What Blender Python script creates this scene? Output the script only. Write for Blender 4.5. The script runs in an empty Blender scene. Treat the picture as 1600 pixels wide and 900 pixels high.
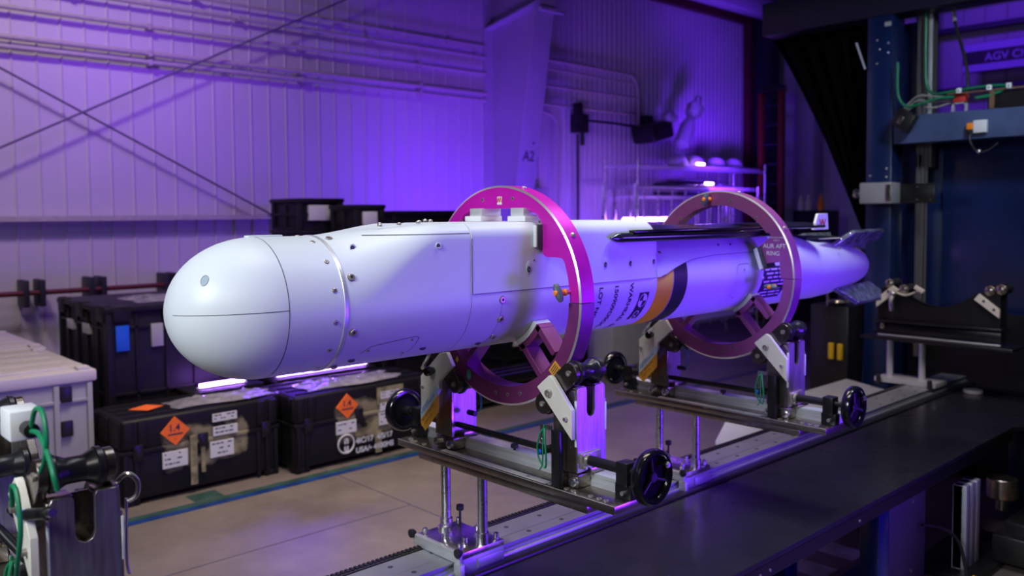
import bpy, bmesh, math, random
from mathutils import Vector, Matrix
random.seed(7)
PI = math.pi
S = bpy.context.scene
COL = S.collection

# ------------------------------------------------------------------ camera
H = 1.68
cam_d = bpy.data.cameras.new('camera')
cam = bpy.data.objects.new('camera', cam_d); COL.objects.link(cam)
yaw, pit, rol = math.radians(46.92), math.radians(2.953), math.radians(-.448)
F = Vector((math.cos(yaw)*math.cos(pit), math.sin(yaw)*math.cos(pit), -math.sin(pit)))
Rt = Vector((math.sin(yaw), -math.cos(yaw), 0)); U = Rt.cross(F)
R2 = math.cos(rol)*Rt + math.sin(rol)*U; U2 = -math.sin(rol)*Rt + math.cos(rol)*U
cam.matrix_world = Matrix(((R2.x, U2.x, -F.x, 0), (R2.y, U2.y, -F.y, 0), (R2.z, U2.z, -F.z, H), (0, 0, 0, 1)))
cam_d.sensor_width = 36; cam_d.lens = 1339/1600*36
cam_d.shift_y = -46.4/1600
cam_d.clip_start = .05
cam_d.dof.use_dof = True; cam_d.dof.focus_distance = 2.15; cam_d.dof.aperture_fstop = 3.2
S.camera = cam

# ------------------------------------------------------------------ world, exposure
W = bpy.data.worlds.new('world'); S.world = W; W.use_nodes = True
W.node_tree.nodes['Background'].inputs[0].default_value = (.02, .02, .045, 1)
W.node_tree.nodes['Background'].inputs[1].default_value = .12
vs = S.view_settings
vs.view_transform = 'Standard'; vs.look = 'None'; vs.exposure = 0.0; vs.gamma = 1; vs.use_curve_mapping = False

# ------------------------------------------------------------------ lights
def light(name, kind, loc, target, energy, color, size=.3, size_y=None, spot=None, blend=.6, spread=None):
    d = bpy.data.lights.new(name, kind); d.energy = energy; d.color = color
    if kind == 'AREA':
        d.shape = 'RECTANGLE'; d.size = size; d.size_y = size_y or size
        if spread: d.spread = math.radians(spread)
    elif kind == 'SPOT':
        d.spot_size = math.radians(spot); d.spot_blend = blend; d.shadow_soft_size = size
    else: d.shadow_soft_size = size
    o = bpy.data.objects.new(name, d); COL.objects.link(o); o.location = loc
    v = Vector(target)-Vector(loc); o.rotation_euler = v.to_track_quat('-Z', 'Y').to_euler()
    return o
PUR = (.145, .022, 1.0)
COOL = (.86, .93, 1.0)
light('key_light', 'AREA', (-1.3, 1.3, 2.75), (1.0, 1.9, 1.4), 17.5, COOL, .9, .9, spread=90)
light('overhead_light', 'AREA', (1.6, 1.6, 4.2), (1.9, 1.95, 1.4), 9.5, (.86, .9, 1), 1.6, .4, spread=80)
light('right_purple_light', 'AREA', (3.3, -.7, .78), (2.6, 1.9, 1.2), 22, PUR, 1.0, .6, spread=80)
light('rear_purple_light', 'AREA', (4.6, -.2, 1.5), (3.2, 1.8, 1.4), 4, (.30, .12, 1), .5, .5, spread=90)
light('aft_fill_light', 'AREA', (3.2, 1.3, 3.8), (2.8, 1.85, 1.45), 12, (.88, .92, 1), 1.2, .4, spread=80)  # added fill lamp, brings white to the aft body and yellow band
light('eave_purple_fill', 'AREA', (11.2, 6.4, 3.4), (11.4, 7.4, 4.9), 8, PUR, 1.5, .2, spread=90)  # added to brighten the eave beam from below
light('wall_warm_light', 'SPOT', (.2, 5.0, 5.6), (1.5, 8, 3.5), 420, (1, .80, .84), .3, spot=88, blend=1)
light('wall_purple_light', 'AREA', (6.25, 6.6, .6), (5.6, 8, 2.3), 72, PUR, 1.6, .3, spread=150)
light('column_purple_fill', 'AREA', (5.1, 5.6, 2.2), (7.0, 7.7, 2.9), 12, (.26, .06, 1), .6, .4, spread=100)  # extra purple fill, added to brighten the tapered column
light('shelf_purple_light', 'AREA', (8.3, 7.0, .7), (8.7, 8, 2.0), 30, PUR, 1.6, .3)
light('shelf_front_purple_light', 'AREA', (9.6, 6.1, 2.0), (10.6, 7.1, 2.32), 22, PUR, .6, .3, spread=60)
light('far_purple_light', 'AREA', (10.6, 4.6, 5.2), (14, 4.0, 3.7), 18, PUR, 1.5, .5, spread=100)
light('left_wall_purple_light', 'AREA', (2.8, 6.5, 3.4), (3.0, 8, 2.4), 16, (.26, .05, 1), 2.0, .4, spread=140)
light('floor_light', 'AREA', (2.6, 3.4, 5.6), (3.0, 4.3, 0), 60, (1, .82, .70), 2.0, 1.0, spread=80)
light('case_light', 'AREA', (.4, 3.0, 4.0), (1.6, 5.0, .2), 7, (1, .93, .88), 1.2, .8, spread=90)
light('case_purple_light', 'AREA', (3.0, 5.9, 1.0), (2.9, 5.35, .5), 10, PUR, 1.1, .1, spread=150)
light('front_light', 'AREA', (-.5, .2, 2.6), (.9, 1.7, .9), 3, (1, .93, .86), .6, .5, spread=90)
light('frame_light', 'AREA', (4.6, 1.0, 3.4), (6.3, 2.3, 2.2), 6, (.75, .85, 1), .5, .3, spread=80)
light('far_cradle_light', 'AREA', (4.4, 1.0, 2.4), (5.4, 2.0, 1.0), 2.0, (1, .88, .9), .4, .4, spread=80)

# ------------------------------------------------------------------ materials
def mat(name, color, rough=.5, metal=0., noise=0., nscale=20, bump=0., bscale=60, coat=0., emit=None, estr=0., trans=0., alpha=1., spec=.5, stretch=None, color2=None):
    m = bpy.data.materials.new(name); m.use_nodes = True
    nt = m.node_tree; b = nt.nodes['Principled BSDF']
    b.inputs['Base Color'].default_value = (*color, 1); b.inputs['Roughness'].default_value = rough
    b.inputs['Metallic'].default_value = metal; b.inputs['Coat Weight'].default_value = coat
    b.inputs['Coat Roughness'].default_value = .15
    b.inputs['Specular IOR Level'].default_value = spec
    if trans: b.inputs['Transmission Weight'].default_value = trans
    if emit: b.inputs['Emission Color'].default_value = (*emit, 1); b.inputs['Emission Strength'].default_value = estr
    tc = nt.nodes.new('ShaderNodeTexCoord'); src = tc.outputs['Object']
    if stretch:
        mp = nt.nodes.new('ShaderNodeMapping'); mp.inputs['Scale'].default_value = stretch
        nt.links.new(src, mp.inputs[0]); src = mp.outputs[0]
    nz = nt.nodes.new('ShaderNodeTexNoise'); nz.inputs['Scale'].default_value = nscale; nz.inputs['Detail'].default_value = 5
    nt.links.new(src, nz.inputs['Vector'])
    cr = nt.nodes.new('ShaderNodeValToRGB'); k = noise or .03
    c2 = color2 or tuple(min(1, c*(1+k)) for c in color)
    c1 = tuple(c*(1-k) for c in color) if not color2 else color
    cr.color_ramp.elements[0].position = .35; cr.color_ramp.elements[1].position = .68
    cr.color_ramp.elements[0].color = (*c1, 1); cr.color_ramp.elements[1].color = (*c2, 1)
    nt.links.new(nz.outputs['Fac'], cr.inputs[0]); nt.links.new(cr.outputs[0], b.inputs['Base Color'])
    mr = nt.nodes.new('ShaderNodeMapRange'); mr.inputs['To Min'].default_value = max(.02, rough*(1-.5*k-.1)); mr.inputs['To Max'].default_value = min(1, rough*(1.1+.5*k))
    nt.links.new(nz.outputs['Fac'], mr.inputs[0]); nt.links.new(mr.outputs[0], b.inputs['Roughness'])
    if bump:
        n2 = nt.nodes.new('ShaderNodeTexNoise'); n2.inputs['Scale'].default_value = bscale
        nt.links.new(src, n2.inputs['Vector'])
        bp = nt.nodes.new('ShaderNodeBump'); bp.inputs['Strength'].default_value = bump; bp.inputs['Distance'].default_value = .01
        nt.links.new(n2.outputs['Fac'], bp.inputs['Height']); nt.links.new(bp.outputs[0], b.inputs['Normal'])
    return m
M = {}
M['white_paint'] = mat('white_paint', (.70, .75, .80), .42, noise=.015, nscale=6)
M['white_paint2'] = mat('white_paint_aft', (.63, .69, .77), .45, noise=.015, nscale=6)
M['seam'] = mat('seam_dark', (.06, .06, .09), .7)
M['yellow'] = mat('yellow_paint', (.82, .70, .006), .45)
M['black_paint'] = mat('black_paint', (.006, .006, .02), .45)
M['ink'] = mat('stencil_ink', (.02, .02, .06), .6)
M['white_ink'] = mat('white_ink', (.8, .8, .85), .6)
M['steel'] = mat('brushed_steel', (.72, .71, .70), .28, 1, noise=.08, nscale=30)
M['bolt'] = mat('bolt_steel', (.52, .48, .44), .3, .7, noise=.1, nscale=90)
M['nickel'] = mat('dark_nickel', (.34, .30, .26), .26, .95, noise=.15, nscale=25)
M['nickel_dark'] = mat('blackened_nickel', (.16, .14, .125), .28, .9, noise=.2, nscale=25)
M['nickel_plate'] = mat('scratched_nickel', (.52, .50, .50), .36, .9, noise=.16, nscale=18, stretch=(8, 8, .8))
M['alu'] = mat('aluminium', (.66, .68, .71), .4, .45, noise=.05, nscale=12)
M['dull_grey'] = mat('dull_grey_metal', (.14, .13, .14), .5, .2)
M['alu_rail'] = mat('rail_aluminium', (.42, .45, .50), .42, .6, noise=.06, nscale=8)
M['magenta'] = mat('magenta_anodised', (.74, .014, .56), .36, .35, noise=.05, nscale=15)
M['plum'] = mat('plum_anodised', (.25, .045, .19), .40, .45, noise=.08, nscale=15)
M['mauve'] = mat('mauve_anodised', (.36, .09, .32), .38, .45, noise=.06, nscale=15)
M['band'] = mat('band_silver', (.75, .76, .80), .35, .6, noise=.05)
M['edge_grey'] = mat('machined_edge', (.62, .60, .58), .35, .35)
M['edge'] = mat('worn_bright_edge', (.85, .80, .85), .3, .8)
M['blk_plastic'] = mat('black_plastic', (.012, .012, .013), .38, noise=.2, nscale=30)
M['blk_rubber'] = mat('black_rubber', (.016, .016, .018), .5)
M['blk_metal'] = mat('black_metal', (.02, .02, .022), .3, .4, noise=.1)
M['dull_plate'] = mat('dull_grey_plate', (.085, .095, .10), .5)
M['blk_matte'] = mat('black_matte', (.006, .006, .007), .8, spec=.12)
M['blk_roller'] = mat('black_urethane', (.014, .014, .017), .3)
M['blk_gloss'] = mat('black_gloss', (.010, .010, .013), .14, .3, coat=.5)
M['nylon'] = mat('cream_nylon', (.74, .71, .62), .5, noise=.04, nscale=10)
M['white_pad'] = mat('white_pad', (.78, .80, .82), .5)
M['grey_pad'] = mat('dark_grey_pad', (.05, .055, .07), .6)
M['lbl_blue'] = mat('pale_blue_label', (.50, .63, .78), .55)
M['lbl_orange'] = mat('amber_label', (.78, .36, .025), .55)
M['hand_grey'] = mat('slate_handle', (.09, .12, .15), .4)
M['orange'] = mat('orange_plastic', (1.0, .28, .01), .4)
M['orange_lbl'] = mat('orange_placard', (.95, .16, .02), .6)
M['green'] = mat('green_wire', (.01, .22, .10), .4)
M['grey_wire'] = mat('grey_wire', (.35, .33, .32), .5)
M['blue_tip'] = mat('blue_plastic', (.01, .12, .75), .4)
M['wing'] = mat('wing_dark', (.035, .045, .06), .2, .6, coat=.6)
M['paper'] = mat('white_label', (.62, .62, .66), .7)
M['tote_grey'] = mat('grey_tote', (.36, .36, .39), .55, noise=.04, nscale=8)
M['tote_lid'] = mat('pale_lid', (.62, .59, .60), .5, noise=.04, nscale=8)
M['crate_blk'] = mat('black_crate', (.007, .007, .008), .5, noise=.25, nscale=12, spec=.35)
M['bag'] = mat('clear_film', (.26, .25, .28), .16, noise=.3, nscale=9, bump=.9, bscale=22)
M['blue_frame'] = mat('navy_paint', (.006, .020, .10), .32, noise=.2, nscale=3, coat=.3)
M['blue_dark'] = mat('dark_navy_paint', (.003, .006, .025), .5)
M['port'] = mat('port_glass', (.36, .44, .50), .3)
M['blue_beam'] = mat('navy_beam_paint', (.06, .09, .20), .35, noise=.4, nscale=2.5, coat=.4)
M['curtain'] = mat('black_cloth', (.003, .003, .0035), .95, spec=.05)
M['table'] = mat('table_black', (.018, .018, .022), .28, noise=.12, nscale=5, bump=.02, bscale=160, coat=.2)
M['yellow_pl'] = mat('yellow_plastic', (.75, .45, .01), .5)
M['red'] = mat('red_plastic', (.55, .03, .02), .5)
M['led'] = mat('led_tube', (.9, .9, 1), .4, emit=(.42, .16, 1), estr=45)
M['led_dim'] = mat('led_strip', (.9, .9, 1), .4, emit=(.42, .16, 1), estr=10)
M['lamp_o'] = mat('status_lamp', (1, .4, .1), .4, emit=(1, .25, .02), estr=6)
M['wall'] = mat('wall_panel', (.60, .57, .60), .5, noise=.04, nscale=1.2)
M['girt'] = mat('girt_paint', (.50, .47, .42), .45, noise=.08)
M['column'] = mat('column_paint', (.46, .45, .50), .5, noise=.05, nscale=2)
M['door_red'] = mat('door_trim_red', (.10, .01, .02), .5)
M['dark_steel'] = mat('dark_frame', (.03, .03, .05), .5, .3)
M['rod_steel'] = mat('rod_steel', (.16, .14, .20), .5, .3)
M['ladder'] = mat('ladder_orange', (.22, .03, .006), .5)
M['helmet'] = mat('hard_hat', (.62, .62, .66), .3)
M['clear'] = mat('clear_plastic', (.85, .88, .92), .12, trans=.75, bump=.6, bscale=18)
M['blue_tape'] = mat('blue_tape', (.002, .032, .17), .5, noise=.3, nscale=9)
M['green_tape'] = mat('green_tape', (.02, .06, .055), .6, noise=.4, nscale=7)
M['white_tape'] = mat('white_tape', (.5, .5, .52), .6, noise=.3, nscale=9)
M['purple_sign'] = mat('sign_violet', (.55, .40, .80), .5)
M['brown'] = mat('brown_board', (.16, .09, .05), .6)

# floor
def floor_mat():
    m = bpy.data.materials.new('concrete'); m.use_nodes = True; nt = m.node_tree; b = nt.nodes['Principled BSDF']
    tc = nt.nodes.new('ShaderNodeTexCoord')
    n1 = nt.nodes.new('ShaderNodeTexNoise'); n1.inputs['Scale'].default_value = 1.3; n1.inputs['Detail'].default_value = 10; n1.inputs['Roughness'].default_value = .65
    n2 = nt.nodes.new('ShaderNodeTexNoise'); n2.inputs['Scale'].default_value = 14; n2.inputs['Detail'].default_value = 8
    nt.links.new(tc.outputs['Object'], n1.inputs['Vector']); nt.links.new(tc.outputs['Object'], n2.inputs['Vector'])
    cr = nt.nodes.new('ShaderNodeValToRGB'); e = cr.color_ramp.elements
    e[0].position = .3; e[0].color = (.13, .105, .095, 1); e[1].position = .7; e[1].color = (.28, .235, .215, 1)
    mx = nt.nodes.new('ShaderNodeMath'); mx.operation = 'MULTIPLY_ADD'; mx.inputs[1].default_value = .12; nt.links.new(n2.outputs['Fac'], mx.inputs[0])
    m2 = nt.nodes.new('ShaderNodeMath'); m2.operation = 'MULTIPLY'; m2.inputs[1].default_value = .65; nt.links.new(n1.outputs['Fac'], m2.inputs[0])
    nt.links.new(m2.outputs[0], mx.inputs[2]); nt.links.new(mx.outputs[0], cr.inputs[0]); nt.links.new(cr.outputs[0], b.inputs['Base Color'])
    b.inputs['Roughness'].default_value = .42
    return m
M['floor'] = floor_mat()

# worn case front: black plastic with beige adhesive residue where labels and tape were
def case_front_mat(x0, x1, z0, z1):
    m = bpy.data.materials.new('worn_case_plastic'); m.use_nodes = True; nt = m.node_tree; b = nt.nodes['Principled BSDF']
    tc = nt.nodes.new('ShaderNodeTexCoord'); sp = nt.nodes.new('ShaderNodeSeparateXYZ'); nt.links.new(tc.outputs['Object'], sp.inputs[0])
    def mth(op, a, bb):
        n = nt.nodes.new('ShaderNodeMath'); n.operation = op
        for i, v in enumerate((a, bb)):
            if isinstance(v, (int, float)): n.inputs[i].default_value = v
            else: nt.links.new(v, n.inputs[i])
        return n.outputs[0]
    nz = nt.nodes.new('ShaderNodeTexNoise'); nz.inputs['Scale'].default_value = 9; nz.inputs['Detail'].default_value = 8
    nt.links.new(tc.outputs['Object'], nz.inputs['Vector'])
    def band(c, lo, hi, soft):
        a = nt.nodes.new('ShaderNodeMapRange'); a.inputs[1].default_value = lo; a.inputs[2].default_value = lo+soft; nt.links.new(c, a.inputs[0])
        d = nt.nodes.new('ShaderNodeMapRange'); d.inputs[1].default_value = hi-soft; d.inputs[2].default_value = hi; d.inputs[3].default_value = 1; d.inputs[4].default_value = 0; nt.links.new(c, d.inputs[0])
        return mth('MULTIPLY', a.outputs[0], d.outputs[0])
    mask = mth('MULTIPLY', band(sp.outputs[0], x0, x1, .08), band(sp.outputs[2], z0, z1, .12))
    v = mth('MULTIPLY', mask, nz.outputs['Fac'])
    st = nt.nodes.new('ShaderNodeMapRange'); st.inputs[1].default_value = .34; st.inputs[2].default_value = .50; nt.links.new(v, st.inputs[0])
    mix = nt.nodes.new('ShaderNodeMix'); mix.data_type = 'RGBA'
    mix.inputs[6].default_value = (.006, .006, .007, 1); mix.inputs[7].default_value = (.26, .23, .14, 1)
    nt.links.new(st.outputs[0], mix.inputs[0]); nt.links.new(mix.outputs[2], b.inputs['Base Color']); b.inputs['Roughness'].default_value = .5; b.inputs['Specular IOR Level'].default_value = .3
    return m

# ------------------------------------------------------------------ mesh building
class MB:
    def __init__(s): s.v = []; s.f = []; s.m = []
    def add(s, verts, faces, mi=0, fn=None):
        o = len(s.v)
        s.v += [tuple(fn(Vector(v))) if fn else tuple(v) for v in verts]
        s.f += [[i+o for i in f] for f in faces]; s.m += [mi]*len(faces); return s
    def bm(s, b, mi=0):
        b.verts.ensure_lookup_table(); b.verts.index_update()
        s.add([v.co.copy() for v in b.verts], [[v.index for v in f.verts] for f in b.faces], mi); b.free(); return s
    def box(s, x0, x1, y0, y1, z0, z1, bev=0., mi=0, rot=None, seg=2):
        b = bmesh.new(); bmesh.ops.create_cube(b, size=1)
        for v in b.verts: v.co = Vector(((v.co.x+.5)*(x1-x0)+x0, (v.co.y+.5)*(y1-y0)+y0, (v.co.z+.5)*(z1-z0)+z0))
        if bev > 0: bmesh.ops.bevel(b, geom=list(b.edges), offset=bev, segments=seg, affect='EDGES', profile=.5)
        if rot:
            c = Vector(rot[0]); mt = Matrix.Rotation(math.radians(rot[2]), 3, rot[1])
            for v in b.verts: v.co = mt @ (v.co-c) + c
        return s.bm(b, mi)
    def lathe(s, p0, axis, prof, n=24, mi=0, cap=True):   # prof: (distance along axis, radius)
        p0 = Vector(p0); a = Vector(axis).normalized()
        u = a.orthogonal().normalized(); w = a.cross(u); vs_ = []; fs = []
        for (t, r) in prof:
            for k in range(n):
                an = 2*PI*k/n; vs_.append(p0+a*t+(u*math.cos(an)+w*math.sin(an))*r)
        for i in range(len(prof)-1):
            for k in range(n): fs.append([i*n+k, i*n+(k+1) % n, (i+1)*n+(k+1) % n, (i+1)*n+k])
        if cap: fs.append(list(range(n))[::-1]); fs.append([(len(prof)-1)*n+k for k in range(n)])
        return s.add(vs_, fs, mi)
    def cyl(s, p0, p1, r, n=20, mi=0, bev=0.):
        p0 = Vector(p0); p1 = Vector(p1); L = (p1-p0).length
        pr = [(0, r), (L, r)] if not bev else [(0, r-bev), (bev, r), (L-bev, r), (L, r-bev)]
        return s.lathe(p0, p1-p0, pr, n, mi)
    def torus(s, c, axis, R, r, n=40, k=12, mi=0):
        c = Vector(c); a = Vector(axis).normalized(); u = a.orthogonal().normalized(); w = a.cross(u); vs_ = []; fs = []
        for i in range(n):
            an = 2*PI*i/n; d = u*math.cos(an)+w*math.sin(an)
            for j in range(k):
                b_ = 2*PI*j/k; vs_.append(c+d*(R+r*math.cos(b_))+a*r*math.sin(b_))
        for i in range(n):
            for j in range(k): fs.append([i*k+j, ((i+1) % n)*k+j, ((i+1) % n)*k+(j+1) % k, i*k+(j+1) % k])
        return s.add(vs_, fs, mi)
    def tube(s, pts, r, k=8, mi=0, smooth=6):
        P = [Vector(p) for p in pts]
        if smooth and len(P) > 2:
            Q = []
            for i in range(len(P)-1):
                a = P[max(i-1, 0)]; b_ = P[i]; c = P[i+1]; d = P[min(i+2, len(P)-1)]
                for j in range(smooth):
                    t = j/smooth; Q.append(.5*((2*b_)+(c-a)*t+(2*a-5*b_+4*c-d)*t*t+(3*b_-a-3*c+d)*t**3))
            Q.append(P[-1]); P = Q
        vs_ = []; fs = []; u = None
        for i, p in enumerate(P):
            t = (P[min(i+1, len(P)-1)]-P[max(i-1, 0)]).normalized()
            u = (u-t*u.dot(t)).normalized() if u is not None and (u-t*u.dot(t)).length > 1e-4 else t.orthogonal().normalized()
            w = t.cross(u)
            for j in range(k): an = 2*PI*j/k; vs_.append(p+(u*math.cos(an)+w*math.sin(an))*r)
        for i in range(len(P)-1):
            for j in range(k): fs.append([i*k+j, i*k+(j+1) % k, (i+1)*k+(j+1) % k, (i+1)*k+j])
        fs.append(list(range(k))[::-1]); fs.append([(len(P)-1)*k+j for j in range(k)])
        return s.add(vs_, fs, mi)
    def prism(s, poly, axis, a, b, mi=0, bev=0.):   # poly in the plane across axis: x->(y,z) y->(x,z) z->(x,y)
        def P(p, t):
            return {'x': (t, p[0], p[1]), 'y': (p[0], t, p[1]), 'z': (p[0], p[1], t)}[axis]
        bm_ = bmesh.new(); v0 = [bm_.verts.new(P(p, a)) for p in poly]; f = bm_.faces.new(v0)
        r = bmesh.ops.extrude_face_region(bm_, geom=[f])
        d = Vector(P((0, 0), b))-Vector(P((0, 0), a))
        for v in [g for g in r['geom'] if isinstance(g, bmesh.types.BMVert)]: v.co += d
        bmesh.ops.recalc_face_normals(bm_, faces=bm_.faces)
        if bev: bmesh.ops.bevel(bm_, geom=list(bm_.edges), offset=bev, segments=1, affect='EDGES')
        return s.bm(bm_, mi)
    def sphere(s, c, r, sc=(1, 1, 1), n=16, mi=0, zmin=None):
        b = bmesh.new(); bmesh.ops.create_uvsphere(b, u_segments=n*2, v_segments=n, radius=r)
        for v in b.verts:
            v.co = Vector((v.co.x*sc[0], v.co.y*sc[1], v.co.z*sc[2]))
            if zmin is not None and v.co.z < zmin: v.co.z = zmin
            v.co += Vector(c)
        return s.bm(b, mi)
    def build(s, name, mats, parent=None, smooth=35, stuff=False):
        me = bpy.data.meshes.new(name)
        off = parent_world(parent) if parent else Vector((0, 0, 0))
        me.from_pydata([Vector(v)-off for v in s.v], [], s.f)
        if not isinstance(mats, (list, tuple)): mats = [mats]
        for m_ in mats: me.materials.append(M[m_] if isinstance(m_, str) else m_)
        for p, mi in zip(me.polygons, s.m): p.material_index = mi
        b = bmesh.new(); b.from_mesh(me); bmesh.ops.recalc_face_normals(b, faces=b.faces); b.to_mesh(me); b.free()
        if smooth: me.shade_smooth(); me.set_sharp_from_angle(angle=math.radians(smooth))
        o = bpy.data.objects.new(name, me); COL.objects.link(o)
        if parent: o.parent = parent
        return o
def parent_world(p):
    v = Vector((0, 0, 0))
    while p: v += p.location; p = p.parent
    return v
def tag(o, label=None, cat=None, group=None, kind=None):
    if label: o['label'] = label
    if cat: o['category'] = cat
    if group: o['group'] = group
    if kind: o['kind'] = kind
    return o
def thing(name, label, cat, loc, group=None):
    o = bpy.data.objects.new(name, None); COL.objects.link(o); o.location = loc; o.empty_display_size = .05
    return tag(o, label, cat, group)
def struct(name, mb, mats, **k): return tag(mb.build(name, mats, **k), kind='structure')
def copy_tree(o, parent=None):
    c = o.copy(); COL.objects.link(c)
    if parent: c.parent = parent
    for ch in o.children: copy_tree(ch, c)
    return c
def text_geo(txt, size, bold=0.):
    cu = bpy.data.curves.new('lettering', 'FONT'); cu.body = txt; cu.size = size; cu.align_x = 'LEFT'; cu.offset = bold
    ob = bpy.data.objects.new('lettering', cu); COL.objects.link(ob)
    dg = bpy.context.evaluated_depsgraph_get(); me = bpy.data.meshes.new_from_object(ob.evaluated_get(dg))
    vs_ = [v.co.copy() for v in me.vertices]; fs = [list(p.vertices) for p in me.polygons]
    bpy.data.objects.remove(ob); bpy.data.meshes.remove(me); bpy.data.curves.remove(cu)
    return vs_, fs
def text_on(mb, txt, size, fn, mi=0, bold=0.):     # fn(u, v) -> world point
    vs_, fs = text_geo(txt, size, bold); mb.add([fn(v.x, v.y) for v in vs_], fs, mi); return mb

# ================================================================== SETTING
WY = 8.0; CX = 14.0
m = MB(); m.add([(-6, -8, 0), (20, -8, 0), (20, 10, 0), (-6, 10, 0)], [[0, 1, 2, 3]]); struct('floor', m, 'floor', smooth=0)
m = MB(); m.box(-6, 20, -8, 10, 7.5, 7.6); struct('ceiling', m, 'dark_steel')
# ribbed wall
def ribbed(x0, x1, z0, z1, pitch, rib, depth, at):
    pts = []; n = int((x1-x0)/pitch)
    for i in range(n):
        x = x0+i*pitch
        pts += [(x, 0), (x+rib*.3, depth), (x+rib*.7, depth), (x+rib, 0)]
    pts.append((x1, 0)); mb = MB(); V = []; Fc = []
    for (u, d) in pts: V.append(at(u, d, z0)); V.append(at(u, d, z1))
    for i in range(len(pts)-1): Fc.append([2*i, 2*i+2, 2*i+3, 2*i+1])
    mb.add(V, Fc); return mb
struct('wall_back', ribbed(-6, 8.3, 0, 7.5, .1905, .022, .012, lambda u, d, z: (u+.04, WY-d, z)), 'wall', smooth=0)
struct('wall_back_right', ribbed(8.3, CX, 0, 7.5, .105, .035, .014, lambda u, d, z: (u+.04, WY-d, z)), 'wall', smooth=0)
struct('wall_end', ribbed(-8, WY, 0, 7.5, .3, .04, .02, lambda u, d, z: (CX-d, u, z)), 'wall', smooth=0)
m = MB()   # door frame on the far wall: header and jamb
m.box(10.2, 12.95, 7.86, 7.97, 4.82, 4.93); m.box(12.82, 12.95, 7.84, 7.97, 0, 4.93)
struct('trim_1', m, 'door_red')
m = MB(); m.box(8.6, CX-.05, 7.35, 7.6, 4.83, 5.1, .02); struct('trim_2', m, 'column')
# wall girts and conduits, each its own thing
def run(name, label, cat, z, x0, x1, kind='pipe', r=.02, matn='girt', grp=None):
    mb = MB()
    if kind == 'pipe':
        y = WY-.075
        mb.cyl((x0, y, z), (x1, y, z), r, 12)
        x = x0+.4
        while x < x1: mb.box(x-.015, x+.015, y-r-.004, WY-.005, z-r-.006, z+r+.006); x += 1.52
    else:
        mb.prism([(WY-.12, z+.012), (WY-.12, z-.03), (WY-.112, z-.03), (WY-.112, z+.002), (WY-.01, z+.002), (WY-.01, z+.012)], 'x', x0, x1)
        x = x0+.3
        while x < x1: mb.box(x-.02, x+.02, WY-.09, WY-.01, z-.035, z+.001); x += .381
    return tag(mb.build(name, matn), label, cat, grp)
run('conduit', 'topmost thin conduit pipe running along left ribbed wall', 'pipe', 3.72, 3.0, 7.0, r=.014)
run('conduit', 'second conduit from the top of left ribbed wall', 'pipe', 3.59, 1.9, 7.0, r=.018)
run('conduit', 'third conduit down along left ribbed wall, starting in top left corner', 'pipe', 3.39, -2, 7.0, r=.02)
run('conduit', 'fourth conduit down, upper pipe of the close pair on left wall', 'pipe', 3.15, -2, 7.0, r=.024)
run('conduit', 'lowest conduit, lower pipe of the close pair on left wall', 'pipe', 3.07, -2, 7.0, r=.02)
run('wall_girt', 'cream horizontal wall rail at eye level above the black crates', 'rail', 1.68, -2, 5.2, 'girt')
for (z, xe, lab) in ((3.35, 9.95, 'upper long conduit right of the tapered column'), (3.11, 9.9, 'lower long conduit right of the tapered column')):
    run('conduit', lab, 'pipe', z, 7.45, xe, r=.018)
mb = MB(); y = WY-.08; mb.tube([(7.5, y, 3.69), (9.6, y, 3.67), (9.82, y, 3.64), (9.93, y, 3.5), (9.95, y, 3.2), (9.95, y, 2.95)], .022, 10)
tag(mb.build('bent_conduit', 'girt'), 'conduit right of column bending down at its right end', 'pipe')
mb = MB(); mb.tube([(7.5, y, 3.58), (9.5, y, 3.55), (9.8, y, 3.54)], .014, 8)
tag(mb.build('conduit', 'girt'), 'thin conduit just under the bent conduit right of column', 'pipe')
mb = MB(); mb.tube([(7.5, y, 3.05), (8.05, y, 3.0), (8.22, y, 2.9), (8.26, y, 2.7), (8.26, y, 1.2)], .02, 10)
tag(mb.build('bent_conduit', 'girt'), 'conduit dropping to floor beside the column marked A2', 'pipe')
mb = MB(); mb.tube([(8.64, y, 2.75), (8.64, y, 1.6), (8.6, y, 1.4), (8.45, y, 1.25)], .018, 10); mb.tube([(8.78, y, 2.95), (9.4, y, 2.95), (9.95, y, 2.93)], .018, 10)
tag(mb.build('bent_conduit', 'dark_steel'), 'dark conduit leaving the small black junction box on wall', 'pipe')
mb = MB(); mb.box(8.55, 8.76, 7.82, 7.98, 2.77, 3.02, .01); mb.box(8.52, 8.6, 7.78, 7.9, 2.9, 3.16, .01); mb.cyl((8.66, 7.85, 2.78), (8.66, 7.85, 2.6), .03)
tag(mb.build('junction_box', 'blk_plastic'), 'small black junction box on purple wall right of the column', 'junction box')
mb = MB(); mb.box(7.75, 8.03, 7.9, 7.99, 1.6, 2.02, .01)
tag(mb.build('breaker_box', 'column'), 'small flat electrical box low on wall behind front ring', 'box')
# diagonal brace rods
for (a, b, lab) in (((.6, 7.86, 3.47), (4.15, 7.86, 1.66), 'brace rod falling to the right across left wall'), ((.4, 7.84, 1.55), (6.0, 7.84, 4.48), 'brace rod rising to the right across left wall')):
    mb = MB(); mb.cyl(a, b, .010, 10); tag(mb.build('brace_rod', 'rod_steel'), lab, 'rod')
# dark hand rail
mb = MB(); mb.cyl((-2, 7.8, 1.065), (3.9, 7.8, 1.065), .022, 12)
hr = tag(mb.build('pipe_rail', 'door_red'), 'dark red pipe rail low on left wall above the black crate', 'rail')
for x in (1.86, 1.98, 2.36, 2.46, 3.0, 3.08):
    mb = MB(); mb.box(x-.02, x+.02, 7.76, 7.98, .95, 1.17, .004); mb.build('bracket', 'dark_steel', hr)
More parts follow.
